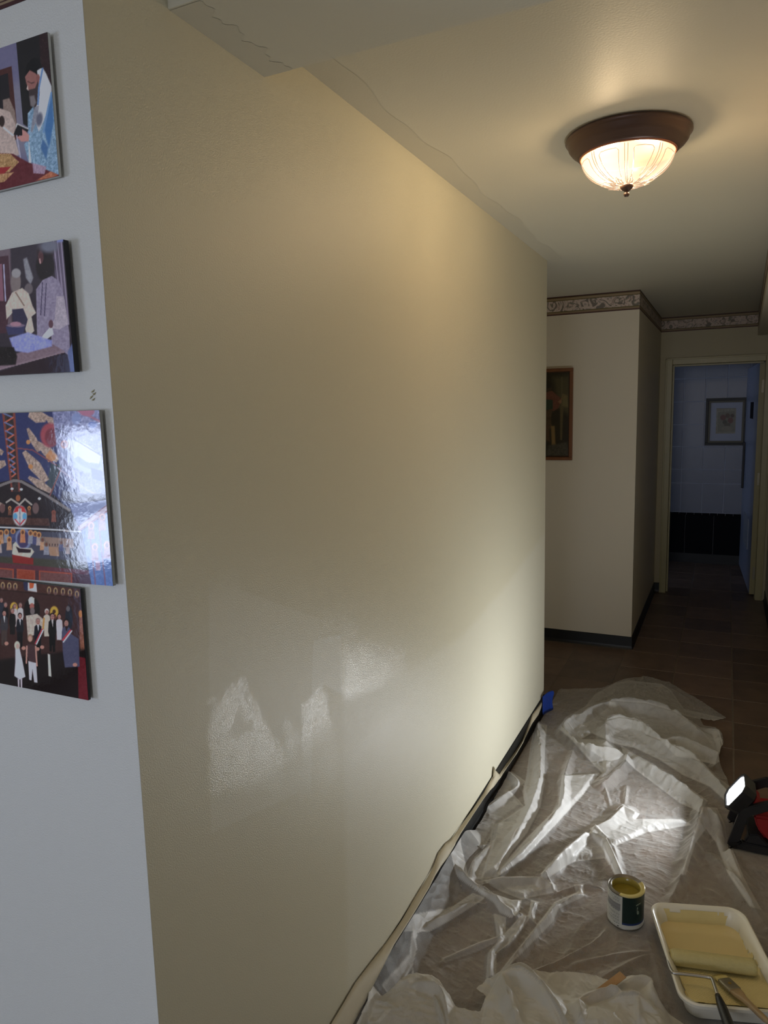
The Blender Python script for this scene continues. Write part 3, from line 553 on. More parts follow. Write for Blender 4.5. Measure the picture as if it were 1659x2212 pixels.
def paint4(x, y):
    p = Paint(x, y, (54, 34, 36)); p.poly([(-40, 1243), (175, 1268), (180, 1290), (-40, 1268)], (64, 40, 38), 1, 18, .3); p.line([(-40, 1270), (178, 1292)], 2.5, (44, 28, 30))
    for k, q in enumerate([(-8, 1264), (6, 1265), (20, 1266), (33, 1267), (106, 1275), (120, 1277), (136, 1278), (151, 1280), (166, 1284)]): p.ell(*q, 4.6, 8, (146, 124, 98)); p.ell(q[0], q[1]-1, 2.4, 4, (60, 44, 50)); p.poly([(q[0]-2.6, q[1]+2), (q[0]+2.6, q[1]+2), (q[0]+3, q[1]+8), (q[0]-3, q[1]+8)], (90, 66, 70))
    p.poly([(60, 1256), (78, 1258), (80, 1279), (60, 1276)], (186, 180, 196)); p.poly([(63, 1256), (74, 1258), (72, 1270), (64, 1272)], (176, 84, 56)); p.poly([(50, 1255), (60, 1256), (60, 1277), (52, 1274)], (40, 42, 74))
    for q, r_ in (((30, 1312), 8), ((117, 1322), 9)): p.ell(q[0], q[1], r_, r_*1.4, (186, 146, 66)); p.ell(q[0], q[1]-1, r_*.4, r_*.5, (60, 40, 36)); p.poly([(q[0]-4, q[1]+5), (q[0]+4, q[1]+5), (q[0]+5, q[1]+14), (q[0]-5, q[1]+14)], (96, 52, 48))
    p.ell(69, 1318, 17, 28, (20, 16, 20)); p.ell(149, 1335, 8, 28, (30, 34, 46)); p.ell(147, 1315, 4, 6, (90, 86, 96)); p.poly([(171, 1320), (178, 1325), (184, 1400), (176, 1420), (172, 1380)], (120, 76, 64), 1, 60, .4); p.ell(174, 1326, 4, 8, (168, 110, 60))
    p.poly([(-40, 1430), (200, 1400), (215, 1530), (-40, 1500)], (20, 14, 18), 6); p.poly([(168, 1418), (188, 1422), (200, 1530), (170, 1520)], (88, 24, 36), 1, 18, .2)
    # bishop
    p.poly([(56, 1330), (80, 1326), (94, 1338), (92, 1368), (60, 1375)], (168, 158, 158), 1, 70, .5); p.poly([(61, 1296), (64, 1290), (69, 1289), (74, 1292), (74, 1305), (63, 1306)], (190, 182, 186), .8, 50, .6); p.ell(69, 1310, 5, 7, (150, 92, 92)); p.ell(70, 1320, 5, 8, (104, 96, 104))
    for a in [(3, 1297, .9, (40, 42, 58)), (12, 1307, 1.0, (24, 20, 26)), (32, 1310, .95, (176, 166, 176)), (44, 1308, 1.0, (180, 172, 184)), (27, 1320, 1.1, (20, 18, 22))]: person(p, a[0], a[1], a[2], a[3], None, hair=(96, 82, 86))
    person(p, 101, 1322, 1.15, (176, 166, 164), None, hair=(186, 182, 192)); p.line([(95, 1336), (93, 1360)], 3, (170, 130, 80)); person(p, 128, 1332, 1.1, (178, 172, 190), None)
    person(p, -8, 1335, 1.3, (74, 62, 92), None, leg=(70, 58, 86)); person(p, 9, 1325, 1.25, (52, 50, 60), leg=(62, 52, 54)); person(p, 43, 1331, 1.2, (22, 24, 36), leg=(16, 16, 22))
    person(p, 82, 1343, 1.3, (18, 20, 32), hair=(120, 100, 104), leg=(12, 12, 18)); p.line([(91, 1360), (77, 1390)], 3.4, (150, 50, 66)); p.line([(93, 1361), (79, 1391)], 2, (206, 204, 224))
    person(p, 113, 1332, 1.35, (12, 11, 14), (176, 170, 182), leg=(8, 8, 12)); p.poly([(103, 1412), (108, 1414), (111, 1462), (105, 1460)], (188, 182, 186))
    person(p, 143, 1346, 1.45, (66, 68, 98), (26, 20, 30), leg=(20, 20, 36)); p.poly([(134, 1364), (142, 1362), (170, 1380), (172, 1440), (140, 1442), (136, 1410)], (66, 68, 98), 1, 12, .2); p.line([(152, 1362), (136, 1382)], 3.6, (160, 54, 68)); p.line([(155, 1363), (137, 1387)], 2, (206, 204, 224)); p.ell(144, 1355, 3, 3, (40, 26, 30)); p.ell(162, 1436, 5, 4, (168, 122, 118))
    p.poly([(33, 1400), (42, 1400), (48, 1425), (55, 1462), (42, 1468), (31, 1460), (33, 1430)], (186, 180, 206), 1, 12, .2); p.ell(37, 1394, 6, 9, (196, 180, 176)); p.ell(38, 1396, 3.6, 5.5, (186, 150, 150)); p.poly([(38, 1466), (42, 1467), (42, 1485), (39, 1485)], (176, 168, 190)); p.poly([(44, 1466), (48, 1466), (48, 1486), (45, 1486)], (176, 168, 190))
    p.poly([(59, 1390), (66, 1392), (76, 1394), (78, 1432), (62, 1428), (57, 1410)], (62, 44, 52)); p.poly([(61, 1428), (78, 1432), (81, 1475), (74, 1474), (70, 1446), (68, 1470), (63, 1468)], (184, 176, 196)); p.ell(65, 1378, 5.6, 8.5, (140, 116, 104)); p.ell(65, 1380, 4, 6, (180, 140, 136)); p.line([(58, 1396), (57, 1432)], 2.4, (170, 130, 128)); p.line([(77, 1396), (80, 1438)], 2.4, (170, 130, 128))
    for q in ((14, 1390), (51, 1400), (81, 1402), (91, 1398)): p.ell(*q, 4.5, 4, (164, 122, 118))
    return p.done()
M_edge_w = mat('white_board_edge', (.62, .62, .58), .4); M_edge_b = mat('black_board_edge', (.01, .01, .012), .35); M_edge_g = mat('grey_board_edge', (.38, .38, .35), .4)
def bd(tr, br, dep): a = ony(tr, -dep); b = ony(br, -dep); return a, b
def mk(label, tr, br, tl0, bl0, dep, edge, painter, wid):
    a, b = ony(tr, -dep), ony(br, -dep); c, d = ony(tl0, -dep), ony(bl0, -dep); x1 = (a[0]+b[0])/2; x0 = x1-wid
    st = lambda p, q: (p[2]-q[2])/(p[0]-q[0])           # slope along the board
    s1, s0 = st(a, c), st(b, d)
    board(label, x0, x1, b[2], a[2], dep, edge, painter, skew=(-s1*wid, 0, -s0*wid, 0), tilt=a[0]-b[0])
mk('white-edged photo board of a robed priest reading, topmost of the column', (102, 69), (127, 380), (0, 104), (0, 411), .011, M_edge_w, paint1, .36)
mk('black-edged photo board of two robed clerics at a table, second from top', (136, 517), (161, 803), (0, 541), (0, 811), .016, M_edge_b, paint2, .38)
mk('grey-edged photo board of a frescoed blue church ceiling, largest of the column', (214, 886), (244, 1266), (0, 893), (0, 1247), .012, M_edge_g, paint3, .42)
mk('black-edged photo board of a group of standing people, lowest of the column', (173, 1272), (191, 1513), (0, 1251), (0, 1476), .011, M_edge_b, paint4, .38)

# ------------------------------------------------------------------ framed painting on the far wall
fx0, fx1, fz0, fz1 = -.52, -.096, 1.300, 1.925
fp = empty('framed_painting', ((fx0+fx1)/2, YB, fz0), 'dark painting of a standing soldier in a thin reddish wood frame', 'picture')
def frame(root, x0, x1, z0, z1, y0, y1, w, m, name='frame'):
    bm = bmesh.new()
    for lo, hi in (((x0, y0, z0), (x1, y1, z0+w)), ((x0, y0, z1-w), (x1, y1, z1)), ((x0, y0, z0+w), (x0+w, y1, z1-w)), ((x1-w, y0, z0+w), (x1, y1, z1-w))): boxm(bm, lo, hi, .002)
    o = fin(name, bm, m); o.location = -root.location; o.parent = root; return o
frame(fp, fx0, fx1, fz0, fz1, YB-.022, YB-.0005, .022, M_wood)
frame(fp, fx0+.022, fx1-.022, fz0+.022, fz1-.022, YB-.015, YB-.0005, .006, mat('dark_inner_slip', (.06, .03, .015), .4), 'slip')
def paint5(x, y):
    p = Paint(x, y, (44, 38, 24)); p.poly([(1195, 815), (1232, 810), (1232, 900), (1205, 880)], (74, 68, 44), 8); p.line([(1214, 815), (1213, 950)], 1.5, (86, 80, 54)); p.poly([(1216, 850), (1226, 855), (1228, 880), (1214, 878)], (104, 94, 60), 3)
    p.ell(1186, 838, 6, 8, (60, 46, 30)); p.ell(1184, 834, 7, 5, (40, 36, 26)); p.poly([(1172, 850), (1192, 844), (1206, 856), (1214, 862), (1206, 882), (1196, 888), (1176, 884)], (96, 58, 42), 1, 25, .3)
    p.poly([(1172, 862), (1194, 864), (1194, 884), (1176, 886)], (46, 58, 42), 1); p.line([(1206, 868), (1222, 856)], 1.5, (110, 92, 60)); p.line([(1212, 866), (1216, 852)], 1.3, (110, 92, 60)); p.ell(1210, 868, 3, 4, (130, 92, 66)); p.poly([(1174, 886), (1194, 886), (1190, 902), (1192, 925), (1176, 930)], (70, 54, 34), 1, 30, .3)
    p.poly([(1190, 920), (1198, 920), (1200, 960), (1192, 964)], (120, 96, 56), 1.5); p.poly([(1176, 920), (1186, 920), (1188, 955), (1178, 950)], (76, 56, 36), 2); p.poly([(1210, 878), (1217, 878), (1214, 950), (1210, 950)], (88, 78, 50), 1.5); p.poly([(1185, 962), (1225, 955), (1232, 985), (1178, 985)], (66, 62, 50), 3, 40, .3)
    return p.done()*1.05
pu = np.arange(fx0+.026, fx1-.024, .004); pv = np.arange(fz0+.026, fz1-.024, .004); gu, gv = np.meshgrid(pu, pv, indexing='ij'); P = np.stack([gu.ravel(), 0*gu.ravel()+YB-.010, gv.ravel()], 1)
o = grid('canvas', pu, pv, lambda u, v: np.stack([u, 0*u+YB-.010, v], 1), mat('oil_print', attr='print', rough=.4), attrs={'print': np.clip(lin(paint5(*projv(P))), 0, 1)}); o.location = -fp.location; o.parent = fp
# framed print in the washroom
wx0, wx1, wz0, wz1 = .655, 1.038, 1.240, 1.718
wp = empty('framed_print', ((wx0+wx1)/2, YBW, wz0), 'black-framed flower print with white mat on the washroom wall', 'picture')
frame(wp, wx0, wx1, wz0, wz1, YBW-.025, YBW-.0005, .026, M_black)
frame(wp, wx0+.026, wx1-.026, wz0+.026, wz1-.026, YBW-.018, YBW-.0005, .020, mat('olive_inner_frame', (.16, .14, .09), .5), 'inner_frame')
o = box('mat_board', (wx0+.046, YBW-.010, wz0+.046), (wx1-.046, YBW-.004, wz1-.046), mat('white_mat_board', (.42, .43, .47), .5)); o.location = -wp.location; o.parent = wp
def paint6(x, y):
    p = Paint(x, y, (120, 112, 92)); p.poly([(1546, 884), (1594, 882), (1593, 938), (1545, 939)], (148, 140, 116), .5, 60, .6); p.poly([(1551, 890), (1588, 888), (1588, 932), (1550, 933)], (126, 120, 98))
    for q, r_, c in (((1562, 902), 6, (110, 60, 48)), ((1572, 898), 5, (96, 70, 50)), ((1578, 908), 6, (112, 62, 50)), ((1566, 912), 5, (70, 66, 46)), ((1582, 898), 4, (84, 60, 44))): p.ell(*q, r_, r_, c)
    p.poly([(1564, 914), (1578, 914), (1576, 930), (1566, 930)], (90, 78, 58)); p.ell(1570, 926, 12, 6, (140, 130, 106))
    return p.done()
pu = np.arange(.755, .937, .004); pv = np.arange(1.36, 1.62, .004); gu, gv = np.meshgrid(pu, pv, indexing='ij'); P = np.stack([gu.ravel(), 0*gu.ravel()+YBW-.0115, gv.ravel()], 1)
o = grid('print', pu, pv, lambda u, v: np.stack([u, 0*u+YBW-.0115, v], 1), mat('flower_print', attr='print', rough=.4), attrs={'print': np.clip(lin(paint6(*projv(P))), 0, 1)}); o.location = -wp.location; o.parent = wp

# ------------------------------------------------------------------ drop cloths on the floor
def fabric(name, base_a=.30, tint=(.80, .79, .77), fibre=1.0):
    m = bpy.data.materials.new(name); m.use_nodes = True; nt = m.node_tree; N = nt.nodes; L = nt.links
    for n in list(N): N.remove(n)
    out = N.new('ShaderNodeOutputMaterial'); tr = N.new('ShaderNodeBsdfTransparent'); df = N.new('ShaderNodeBsdfDiffuse'); tl = N.new('ShaderNodeBsdfTranslucent'); gl = N.new('ShaderNodeBsdfGlossy')
    gl.inputs['Roughness'].default_value = .38; gl.inputs['Color'].default_value = (.9, .9, .9, 1)
    for s in (df, tl): s.inputs['Color'].default_value = (*tint, 1)
    m1 = N.new('ShaderNodeMixShader'); m1.inputs[0].default_value = .36; L.new(df.outputs[0], m1.inputs[1]); L.new(tl.outputs[0], m1.inputs[2])
    fr = N.new('ShaderNodeFresnel'); fr.inputs['IOR'].default_value = 1.35; m2 = N.new('ShaderNodeMixShader'); L.new(fr.outputs[0], m2.inputs[0]); L.new(m1.outputs[0], m2.inputs[1]); L.new(gl.outputs[0], m2.inputs[2])
    # opacity = 1-(1-a)^(layers/cos)
    tc = N.new('ShaderNodeTexCoord'); at = N.new('ShaderNodeAttribute'); at.attribute_name = 'layers'
    nz = N.new('ShaderNodeTexNoise'); nz.inputs['Scale'].default_value = 420; nz.inputs['Detail'].default_value = 5; L.new(tc.outputs['Object'], nz.inputs[0])
    n2 = N.new('ShaderNodeTexNoise'); n2.inputs['Scale'].default_value = 28; n2.inputs['Detail'].default_value = 6; L.new(tc.outputs['Object'], n2.inputs[0])
    lw = N.new('ShaderNodeLayerWeight'); lw.inputs[0].default_value = .5
    ma = lambda op, a, b: (lambda n: ([setattr(n, 'operation', op)]+[(L.new(v, n.inputs[i]) if hasattr(v, 'node') else setattr(n.inputs[i], 'default_value', v)) for i, v in enumerate((a, b))], n.outputs[0])[1])(N.new('ShaderNodeMath'))
    cosv = ma('MAXIMUM', ma('SUBTRACT', 1.0, lw.outputs['Facing']), .22)
    k = ma('DIVIDE', ma('MULTIPLY', at.outputs['Fac'], .72), cosv)
    k = ma('MULTIPLY', k, ma('ADD', ma('MULTIPLY', nz.outputs[0], .9*fibre), 1-.45*fibre)); k = ma('MULTIPLY', k, ma('ADD', ma('MULTIPLY', n2.outputs[0], .7), .65))
    a = ma('SUBTRACT', 1.0, ma('POWER', 1-base_a, k))
    mx = N.new('ShaderNodeMixShader'); L.new(a, mx.inputs[0]); L.new(tr.outputs[0], mx.inputs[1]); L.new(m2.outputs[0], mx.inputs[2]); L.new(mx.outputs[0], out.inputs[0])
    # crumple relief
    vo = N.new('ShaderNodeTexVoronoi'); vo.feature = 'F1'; vo.inputs['Scale'].default_value = 26; vo.inputs['Randomness'].default_value = 1
    nd = N.new('ShaderNodeTexNoise'); nd.inputs['Scale'].default_value = 6; nd.inputs['Detail'].default_value = 3; mv = N.new('ShaderNodeMix'); mv.data_type = 'VECTOR'; mv.inputs[0].default_value = .12
    L.new(tc.outputs['Object'], nd.inputs[0]); L.new(tc.outputs['Object'], mv.inputs[4]); L.new(nd.outputs[1], mv.inputs[5]); L.new(mv.outputs[1], vo.inputs[0])
    bp = N.new('ShaderNodeBump'); bp.inputs['Strength'].default_value = .55; bp.inputs['Distance'].default_value = .006; L.new(vo.outputs['Distance'], bp.inputs['Height'])
    b2 = N.new('ShaderNodeBump'); b2.inputs['Strength'].default_value = .35; b2.inputs['Distance'].default_value = .001; L.new(nz.outputs[0], b2.inputs['Height']); L.new(bp.outputs[0], b2.inputs['Normal'])
    for s in (df, tl, gl): L.new(b2.outputs[0], s.inputs['Normal'])
    return m
A_ = lambda P: [(1000+x/2.517, 1440+y/2.517) for x, y in P]          # tracing frames
B_ = lambda P: [(700+x/2.37, 1780+y/2.37) for x, y in P]
C_ = lambda P: [(1240+x/3.96, 1840+y/3.96) for x, y in P]
fl2 = lambda P, z=0.: [tuple(onz(q, z)[:2]) for q in P]
CAN = (.618, 1.418); TRAY = (.882, 1.288); TA = math.radians(-72.7)

def sheet(name, label, outline, z_out, ridges, patches, res, base, m, flats, seed, crump=.0035, dome=None):
    poly = fl2(outline, z_out); px_, py_ = zip(*poly)
    U = np.arange(max(min(px_), .020)-.001, min(max(px_), 1.185)+.01, res); V = np.arange(max(min(py_), .62)-.01, max(py_)+.01, res)
    u, v = np.meshgrid(U, V, indexing='ij'); u = u.ravel(); v = v.ravel()
    wob = .004
    d = sdf(u, v, poly)
    # tidy the rim: pull outside vertices on to the outline
    e = 1e-3; gx = (sdf(u+e, v, poly)-d)/e; gy_ = (sdf(u, v+e, poly)-d)/e; near = (d > 0) & (d < res*1.5)
    u2 = np.where(near, u-d*gx, u); v2 = np.where(near, v-d*gy_, v); keep = d < res*1.5
    h = np.full(len(u), base)
    # big slow undulation, crumples with a drifting direction
    o = seed*13.7
    h += .010*np.clip(fbm(u*5+o, v*4+o, 3)-.42, 0, 1)*2*base/.004*.5
    a = .8+1.3*fbm(u*2+o, v*1.5, 2); s1 = (u*np.cos(a)+v*np.sin(a)); s2 = (-u*np.sin(a)+v*np.cos(a))
    h += crump*2.2*ridged(s1*9+o, s2*3.2+o, 3)**1.5+crump*.9*ridged(u*26+o, v*22+o, 2)**2+crump*.55*ridged(s1*60+o, s2*34+o, 2)**2
    for pts, H, w, *pw in ridges:
        q = fl2(pts, base+H*.8); dd, t = segdist(u, v, smooth_path(q, 4))
        dd = dd+(fbm(u*22+o, v*22+o, 2)-.5)*w*.35; prof = np.clip(1-np.abs(dd)/w, 0, 1)**(pw[0] if pw else 1.6)
        h = np.maximum(h, base+H*prof*(.35+.65*np.sin(PI*np.clip(t, .02, .98))**.5)+.35*(h-base))
    if dome:
        for P_, H, w in dome:
            dd = sdf(u, v, fl2(P_, H*.5)); h += H*sst(0, 1, np.clip(-dd/w, 0, 1))*(.75+.5*fbm(u*14+o, v*14, 3))
    lay = np.ones(len(u)); lift = np.zeros(len(u))
    for it in range(2):
        x_, y_ = projv(np.stack([u2, v2, h], 1)); lay = np.ones(len(u)); lift = np.zeros(len(u))
        for P_, n_, H in patches:
            bb = np.array(P_); s = (x_ > bb[:, 0].min()-25) & (x_ < bb[:, 0].max()+25) & (y_ > bb[:, 1].min()-25) & (y_ < bb[:, 1].max()+25)
            if not s.any(): continue
            dd = sdf(x_[s], y_[s], P_); lay[s] += 1.9*n_*(1-sst(-1.2, 1.2, dd))*(.8+.4*fbm(x_[s]*.06, y_[s]*.05, 3))+1.3*np.exp(-((dd+1.0)/1.5)**2)*np.clip(n_, 0, 1); lift[s] += H*sst(0, 7, -dd)
        break
    h = h+lift
    for (cx, cy, hw, hl, ang_, zf) in flats:                # pressed flat under what stands on it
        ca, sa = math.cos(ang_), math.sin(ang_); a_ = np.abs((u-cx)*ca+(v-cy)*sa)-hl; b_2 = np.abs(-(u-cx)*sa+(v-cy)*ca)-hw
        dd = np.maximum(a_, b_2); k_ = sst(0, .05, dd); h = np.minimum(h, zf+k_*.2+0*h) if zf is None else h*k_+(1-k_)*np.minimum(h, zf)
    if name == 'drop_cloth':                                # rides up the masked baseboard in the foreground
        ez = .082*np.clip(1-(u-.018)/.085, 0, 1)**1.4*(1-sst(1.55, 1.75, v))*(.9+.2*fbm(v*9, u*3, 2)); h = np.maximum(h, ez)
        h = np.where(u > .10, h+(np.minimum(h, .026)-h)*(1-sst(-.05, -.005, sdf(u, v, fl2(O2, .04)))), h)      # pressed down under the loose sheeting
    else:
        h = np.maximum(h, .012+.088*np.clip(1-(u-.018)/.09, 0, 1)**1.4)
    P3 = np.stack([u2, v2, h], 1)
    ob = grid(name, U, V, lambda a_, b_: P3, m, attrs={'layers': lay}, smooth=True, keep=keep)
    tag(ob, label, 'drop cloth'); return ob

O2 = [(770, 2240), (795, 2190), (801, 2160), (826, 2164), (843, 2155), (881, 2132), (919, 2127), (949, 2132), (970, 2155), (987, 2185), (1037, 2193), (1050, 2160), (1029, 2143), (1050, 2124), (1080, 2101), (1105, 2091), (1130, 2094), (1147, 2103), (1206, 2103), (1240, 2104), (1278, 2105), (1311, 2113), (1323, 2125), (1351, 2115), (1381, 2109), (1404, 2113), (1412, 2130), (1409, 2143), (1442, 2168), (1480, 2193), (1505, 2212), (1515, 2300), (1500, 2480), (760, 2480)]
O1 = [(640, 2420), (712, 2225), (800, 2090), (878, 1972), (925, 1915), (948, 1860), (962, 1812), (975, 1800), (1001, 1806), (1032, 1736), (1060, 1705), (1076, 1685), (1097, 1662), (1112, 1652), (1131, 1588), (1147, 1556), (1168, 1528), (1190, 1502), (1215, 1491), (1300, 1488), (1350, 1469), (1397, 1463), (1445, 1477), (1510, 1514), (1568, 1554), (1542, 1559), (1512, 1555), (1520, 1570), (1546, 1573), (1557, 1590), (1562, 1620), (1555, 1640), (1552, 1652), (1568, 1680), (1580, 1715), (1584, 1755), (1583, 1790), (1600, 1815), (1640, 1835), (1700, 1842), (1760, 1845), (1900, 2300), (1900, 2480)]
patches1 = [
 (A_([(400,280),(455,320),(445,440),(440,640),(420,760),(350,900),(260,1010),(190,1140),(100,1158),(160,960),(180,860),(340,755),(325,680),(345,600),(370,420)]), 1.5, .010),
 (A_([(245,558),(340,625),(260,680),(330,760),(180,870),(110,990),(0,925),(80,740)]), 1.1, .008),
 (A_([(540,590),(740,580),(650,700),(500,860),(330,1040),(190,1140),(200,1100),(330,950),(520,760)]), 1.7, .012),
 (A_([(600,255),(650,262),(575,305),(640,395),(790,400),(890,490),(760,610),(700,635),(765,575),(755,500),(600,400),(520,335),(560,275)]), 1.6, .012),
 (A_([(600,405),(780,405),(890,490),(760,580),(700,520)]), 1.0, .006),
 (A_([(600,255),(680,210),(800,182),(1000,195),(1150,240),(1290,330),(1390,345),(1415,440),(1400,510),(1370,530),(1300,515),(1160,500),(1070,405),(1000,370),(900,345),(790,400),(700,360),(640,395),(560,300)]), 1.2, .008),
 (A_([(800,190),(830,190),(900,290),(960,300),(1000,370),(860,290),(780,300),(600,345),(700,300),(790,230)]), .8, .004),
 (A_([(775,300),(850,280),(950,300),(1000,370),(1080,400),(1190,470),(1300,520),(1380,600),(1460,660),(1440,740),(1340,650),(1200,590),(1060,500),(930,440),(830,420),(780,400)]), 1.4, .012),
 (A_([(1070,405),(1130,390),(1230,400),(1300,440),(1380,460),(1400,380),(1415,440),(1400,510),(1370,530),(1300,515),(1160,500)]), .9, .008),
 (A_([(860,430),(940,480),(1100,570),(1200,640),(1330,730),(1290,790),(1180,740),(1060,650),(940,560),(880,500)]), 1.4, .010),
 (A_([(1300,760),(1380,770),(1430,870),(1450,960),(1530,1158),(1620,1320),(1560,1300),(1440,1120),(1380,960),(1320,880),(1260,960),(1210,1130),(1190,1130),(1240,960),(1280,830)]), 1.4, .012),
 (A_([(870,750),(960,800),(940,830),(1190,830),(1240,860),(1000,900),(830,975),(760,950),(690,880),(790,830)]), 1.6, .012),
 (A_([(660,910),(790,950),(830,1020),(870,1130),(840,1140),(770,1040),(600,1060),(430,1158),(520,1030)]), 1.2, .010),
 (A_([(980,300),(1030,290),(1040,370),(1000,370)]), .5, .002), (A_([(1280,335),(1390,345),(1395,400),(1370,460)]), .8, .003),
 (A_([(900,75),(1080,95),(1130,130),(1200,230),(1430,285),(1350,298),(1220,270),(1100,225),(980,195),(800,182),(680,210),(640,250),(720,150),(830,90)]), .7, .004),
 (B_([(640,40),(700,80),(700,180),(740,270),(820,340),(960,390),(1010,390),(1000,440),(960,480),(900,450),(870,400),(740,310),(680,270),(640,190),(610,120)]), 1.6, .012),
 (B_([(820,290),(900,270),(1110,270),(1180,310),(1180,350),(1010,385),(900,340)]), 1.4, .010),
 (B_([(860,0),(1050,0),(960,130),(880,250),(810,300),(740,290),(760,190),(850,100)]), .7, .006),
 (B_([(1340,45),(1240,120),(1110,255),(1115,290),(1200,240),(1250,200),(1300,140),(1400,60)]), 1.5, .012),
 (B_([(1390,10),(1460,90),(1535,265),(1490,260),(1430,150),(1350,50)]), 1.5, .012),
 (B_([(760,355),(820,380),(650,490),(500,570),(460,620),(458,570),(560,490)]), 1.7, .012),
 (B_([(440,400),(425,480),(400,590),(330,650),(230,790),(150,980),(60,1064),(10,1064),(130,730),(250,630),(380,470)]), .8, .006),
 (B_([(458,580),(475,640),(450,740),(400,830),(330,920),(300,910),(380,800),(440,700)]), .8, .006),
 (B_([(230,790),(330,650),(460,570),(458,600),(340,690),(260,800)]), .6, .004),
 (B_([(870,460),(930,480),(925,600),(890,600)]), 1.5, .008), (B_([(1010,470),(1060,470),(960,600),(880,660),(880,810),(830,815),(840,660),(890,600)]), 1.4, .010),
 (B_([(1060,390),(1100,400),(1070,440),(1085,510),(1050,470)]), 1.2, .008),
 (B_([(1280,310),(1330,310),(1330,370),(1200,430),(1170,500),(930,740),(905,750),(1120,480),(1180,400),(1290,350)]), .9, .010),
 (B_([(440,840),(455,740),(470,830),(460,870)]), .8, .006), (B_([(600,690),(780,610),(900,570),(910,590),(790,650),(620,710)]), .6, .006),
]
ridges1 = [
 (A_([(400,285),(420,450),(410,640),(330,850),(180,1100)]), .030, .045), (A_([(245,560),(300,640),(250,690),(130,760)]), .030, .035), (A_([(600,430),(550,600),(540,740),(380,960),(200,1120)]), .035, .035),
 (A_([(600,260),(540,320),(600,400),(700,450),(890,490),(760,610)]), .055, .050), (A_([(640,240),(800,185),(1000,195),(1160,245),(1290,330)]), .075, .07), (A_([(1290,330),(1390,350),(1412,440),(1370,525)]), .04, .04),
 (A_([(780,400),(780,300),(850,282),(960,310),(1080,400),(1300,520),(1450,680)]), .070, .055), (A_([(860,430),(1000,520),(1200,640),(1320,740)]), .055, .045), (A_([(1070,400),(1180,395),(1300,440),(1390,470)]), .05, .04),
 (A_([(1310,720),(1300,770),(1250,930),(1190,1120)]), .055, .055), (A_([(1320,760),(1420,860),(1450,960),(1540,1160)]), .045, .05), (A_([(660,910),(790,830),(870,755),(950,800),(1190,830)]), .026, .055, 1.2),
 (A_([(890,640),(880,740)]), .016, .02), (A_([(760,620),(800,750)]), .012, .02), (A_([(660,910),(800,960),(870,1130)]), .032, .035), (A_([(430,1150),(560,1000),(660,910)]), .04, .04),
 (B_([(640,40),(640,180),(740,290),(820,330),(960,460),(1000,440)]), .045, .040), (B_([(820,290),(1110,270),(1180,320)]), .035, .030), (B_([(1110,270),(1250,130),(1350,40)]), .045, .035), (B_([(740,290),(770,190),(860,90)]), .03, .03),
 (B_([(820,375),(650,470),(460,580),(300,690)]), .032, .03), (B_([(460,580),(470,650),(400,800)]), .025, .03), (B_([(440,400),(400,590),(330,650),(230,790),(130,1000)]), .02, .03),
 (B_([(870,460),(900,590),(850,670),(840,800)]), .018, .02), (B_([(1040,470),(960,600),(880,660)]), .022, .02), (B_([(600,700),(780,620),(900,580)]), .02, .02), (B_([(1180,350),(1330,310),(1420,320)]), .02, .02), (B_([(1330,350),(1190,430),(1080,560),(930,740)]), .026, .025),
 (B_([(1060,750),(1240,680),(1420,570),(1450,480)]), .02, .02), (B_([(1080,400),(1060,470),(1090,520)]), .02, .015), (B_([(1420,780),(1659,660)]), .018, .03), (B_([(700,80),(810,120),(880,80)]), .02, .03), (B_([(690,420),(860,410)]), .016, .015), (B_([(350,880),(440,740)]), .02, .02),
 (C_([(820,410),(930,200),(960,40)]), .03, .04), (C_([(1180,0),(1340,200),(1500,420),(1659,640)]), .03, .05), (C_([(0,950),(300,890),(640,840)]), .016, .025), (C_([(600,560),(640,760),(740,1060),(760,1250)]), .012, .03),
 (A_([(430,230),(560,180),(760,150)]), .008, .03), (A_([(900,75),(1100,105),(1250,190)]), .015, .05),
]
M_fab = fabric('spunbond_drop_cloth', .34)
FL = [(CAN[0], CAN[1], .056, .056, 0, .007), (TRAY[0], TRAY[1], .115, .175, TA, .007), (1.075, 2.065, .125, .15, 0, .006)]
sheet('drop_cloth', 'thin white crumpled drop cloth spread over the brown tiles along the wall', O1, .0, ridges1, patches1, .0029, .004, M_fab, FL, 1)

ridges2 = [(B_([(1000,1060),(930,850),(900,760)]), .05, .05), (B_([(900,760),(960,740),(1020,745),(1120,830),(1260,1010)]), .06, .06), (B_([(430,840),(520,822),(600,860),(640,1000)]), .05, .05), (B_([(1300,880),(1320,1020)]), .05, .05), (B_([(1300,900),(1470,840),(1540,900)]), .04, .04),
 (C_([(440,1090),(560,1070),(670,1100),(675,1200),(830,1320),(1040,1470)]), .035, .05), (C_([(330,1250),(480,1220),(560,1240),(700,1340)]), .04, .04), (B_([(560,870),(620,1024)]), .04, .02), (B_([(240,900),(340,950),(430,1000)]), .03, .03), (C_([(540,1230),(560,1473)]), .03, .03)]
patches2 = [(B_([(900,760),(940,770),(990,900),(1060,1064),(1010,1064),(950,900)]), 1.2, .004), (B_([(800,1064),(830,900),(900,765),(960,740),(1020,745),(1130,850),(1200,980),(1230,1064)]), .9, .006), (B_([(1180,880),(1240,870),(1300,930),(1300,1000)]), .7, .003), (C_([(330,1250),(560,1230),(700,1340),(900,1350),(1000,1473),(0,1473),(120,1330)]), .8, .004), (B_([(225,970),(240,900),(340,950),(290,1010),(230,1020)]), 1.2, .003), (B_([(430,855),(470,850),(460,872)]), 1.2, .002)]
M_fab2 = fabric('spunbond_loose_cloth', .84, (.80, .78, .72), .5)
sheet('loose_cloth', 'loose heap of folded white sheeting at the bottom edge, in front of the tray', O2, .040, ridges2, patches2, .0032, .034, M_fab2, [(TRAY[0], TRAY[1], .16, .215, TA, .012)], 5, crump=.006)

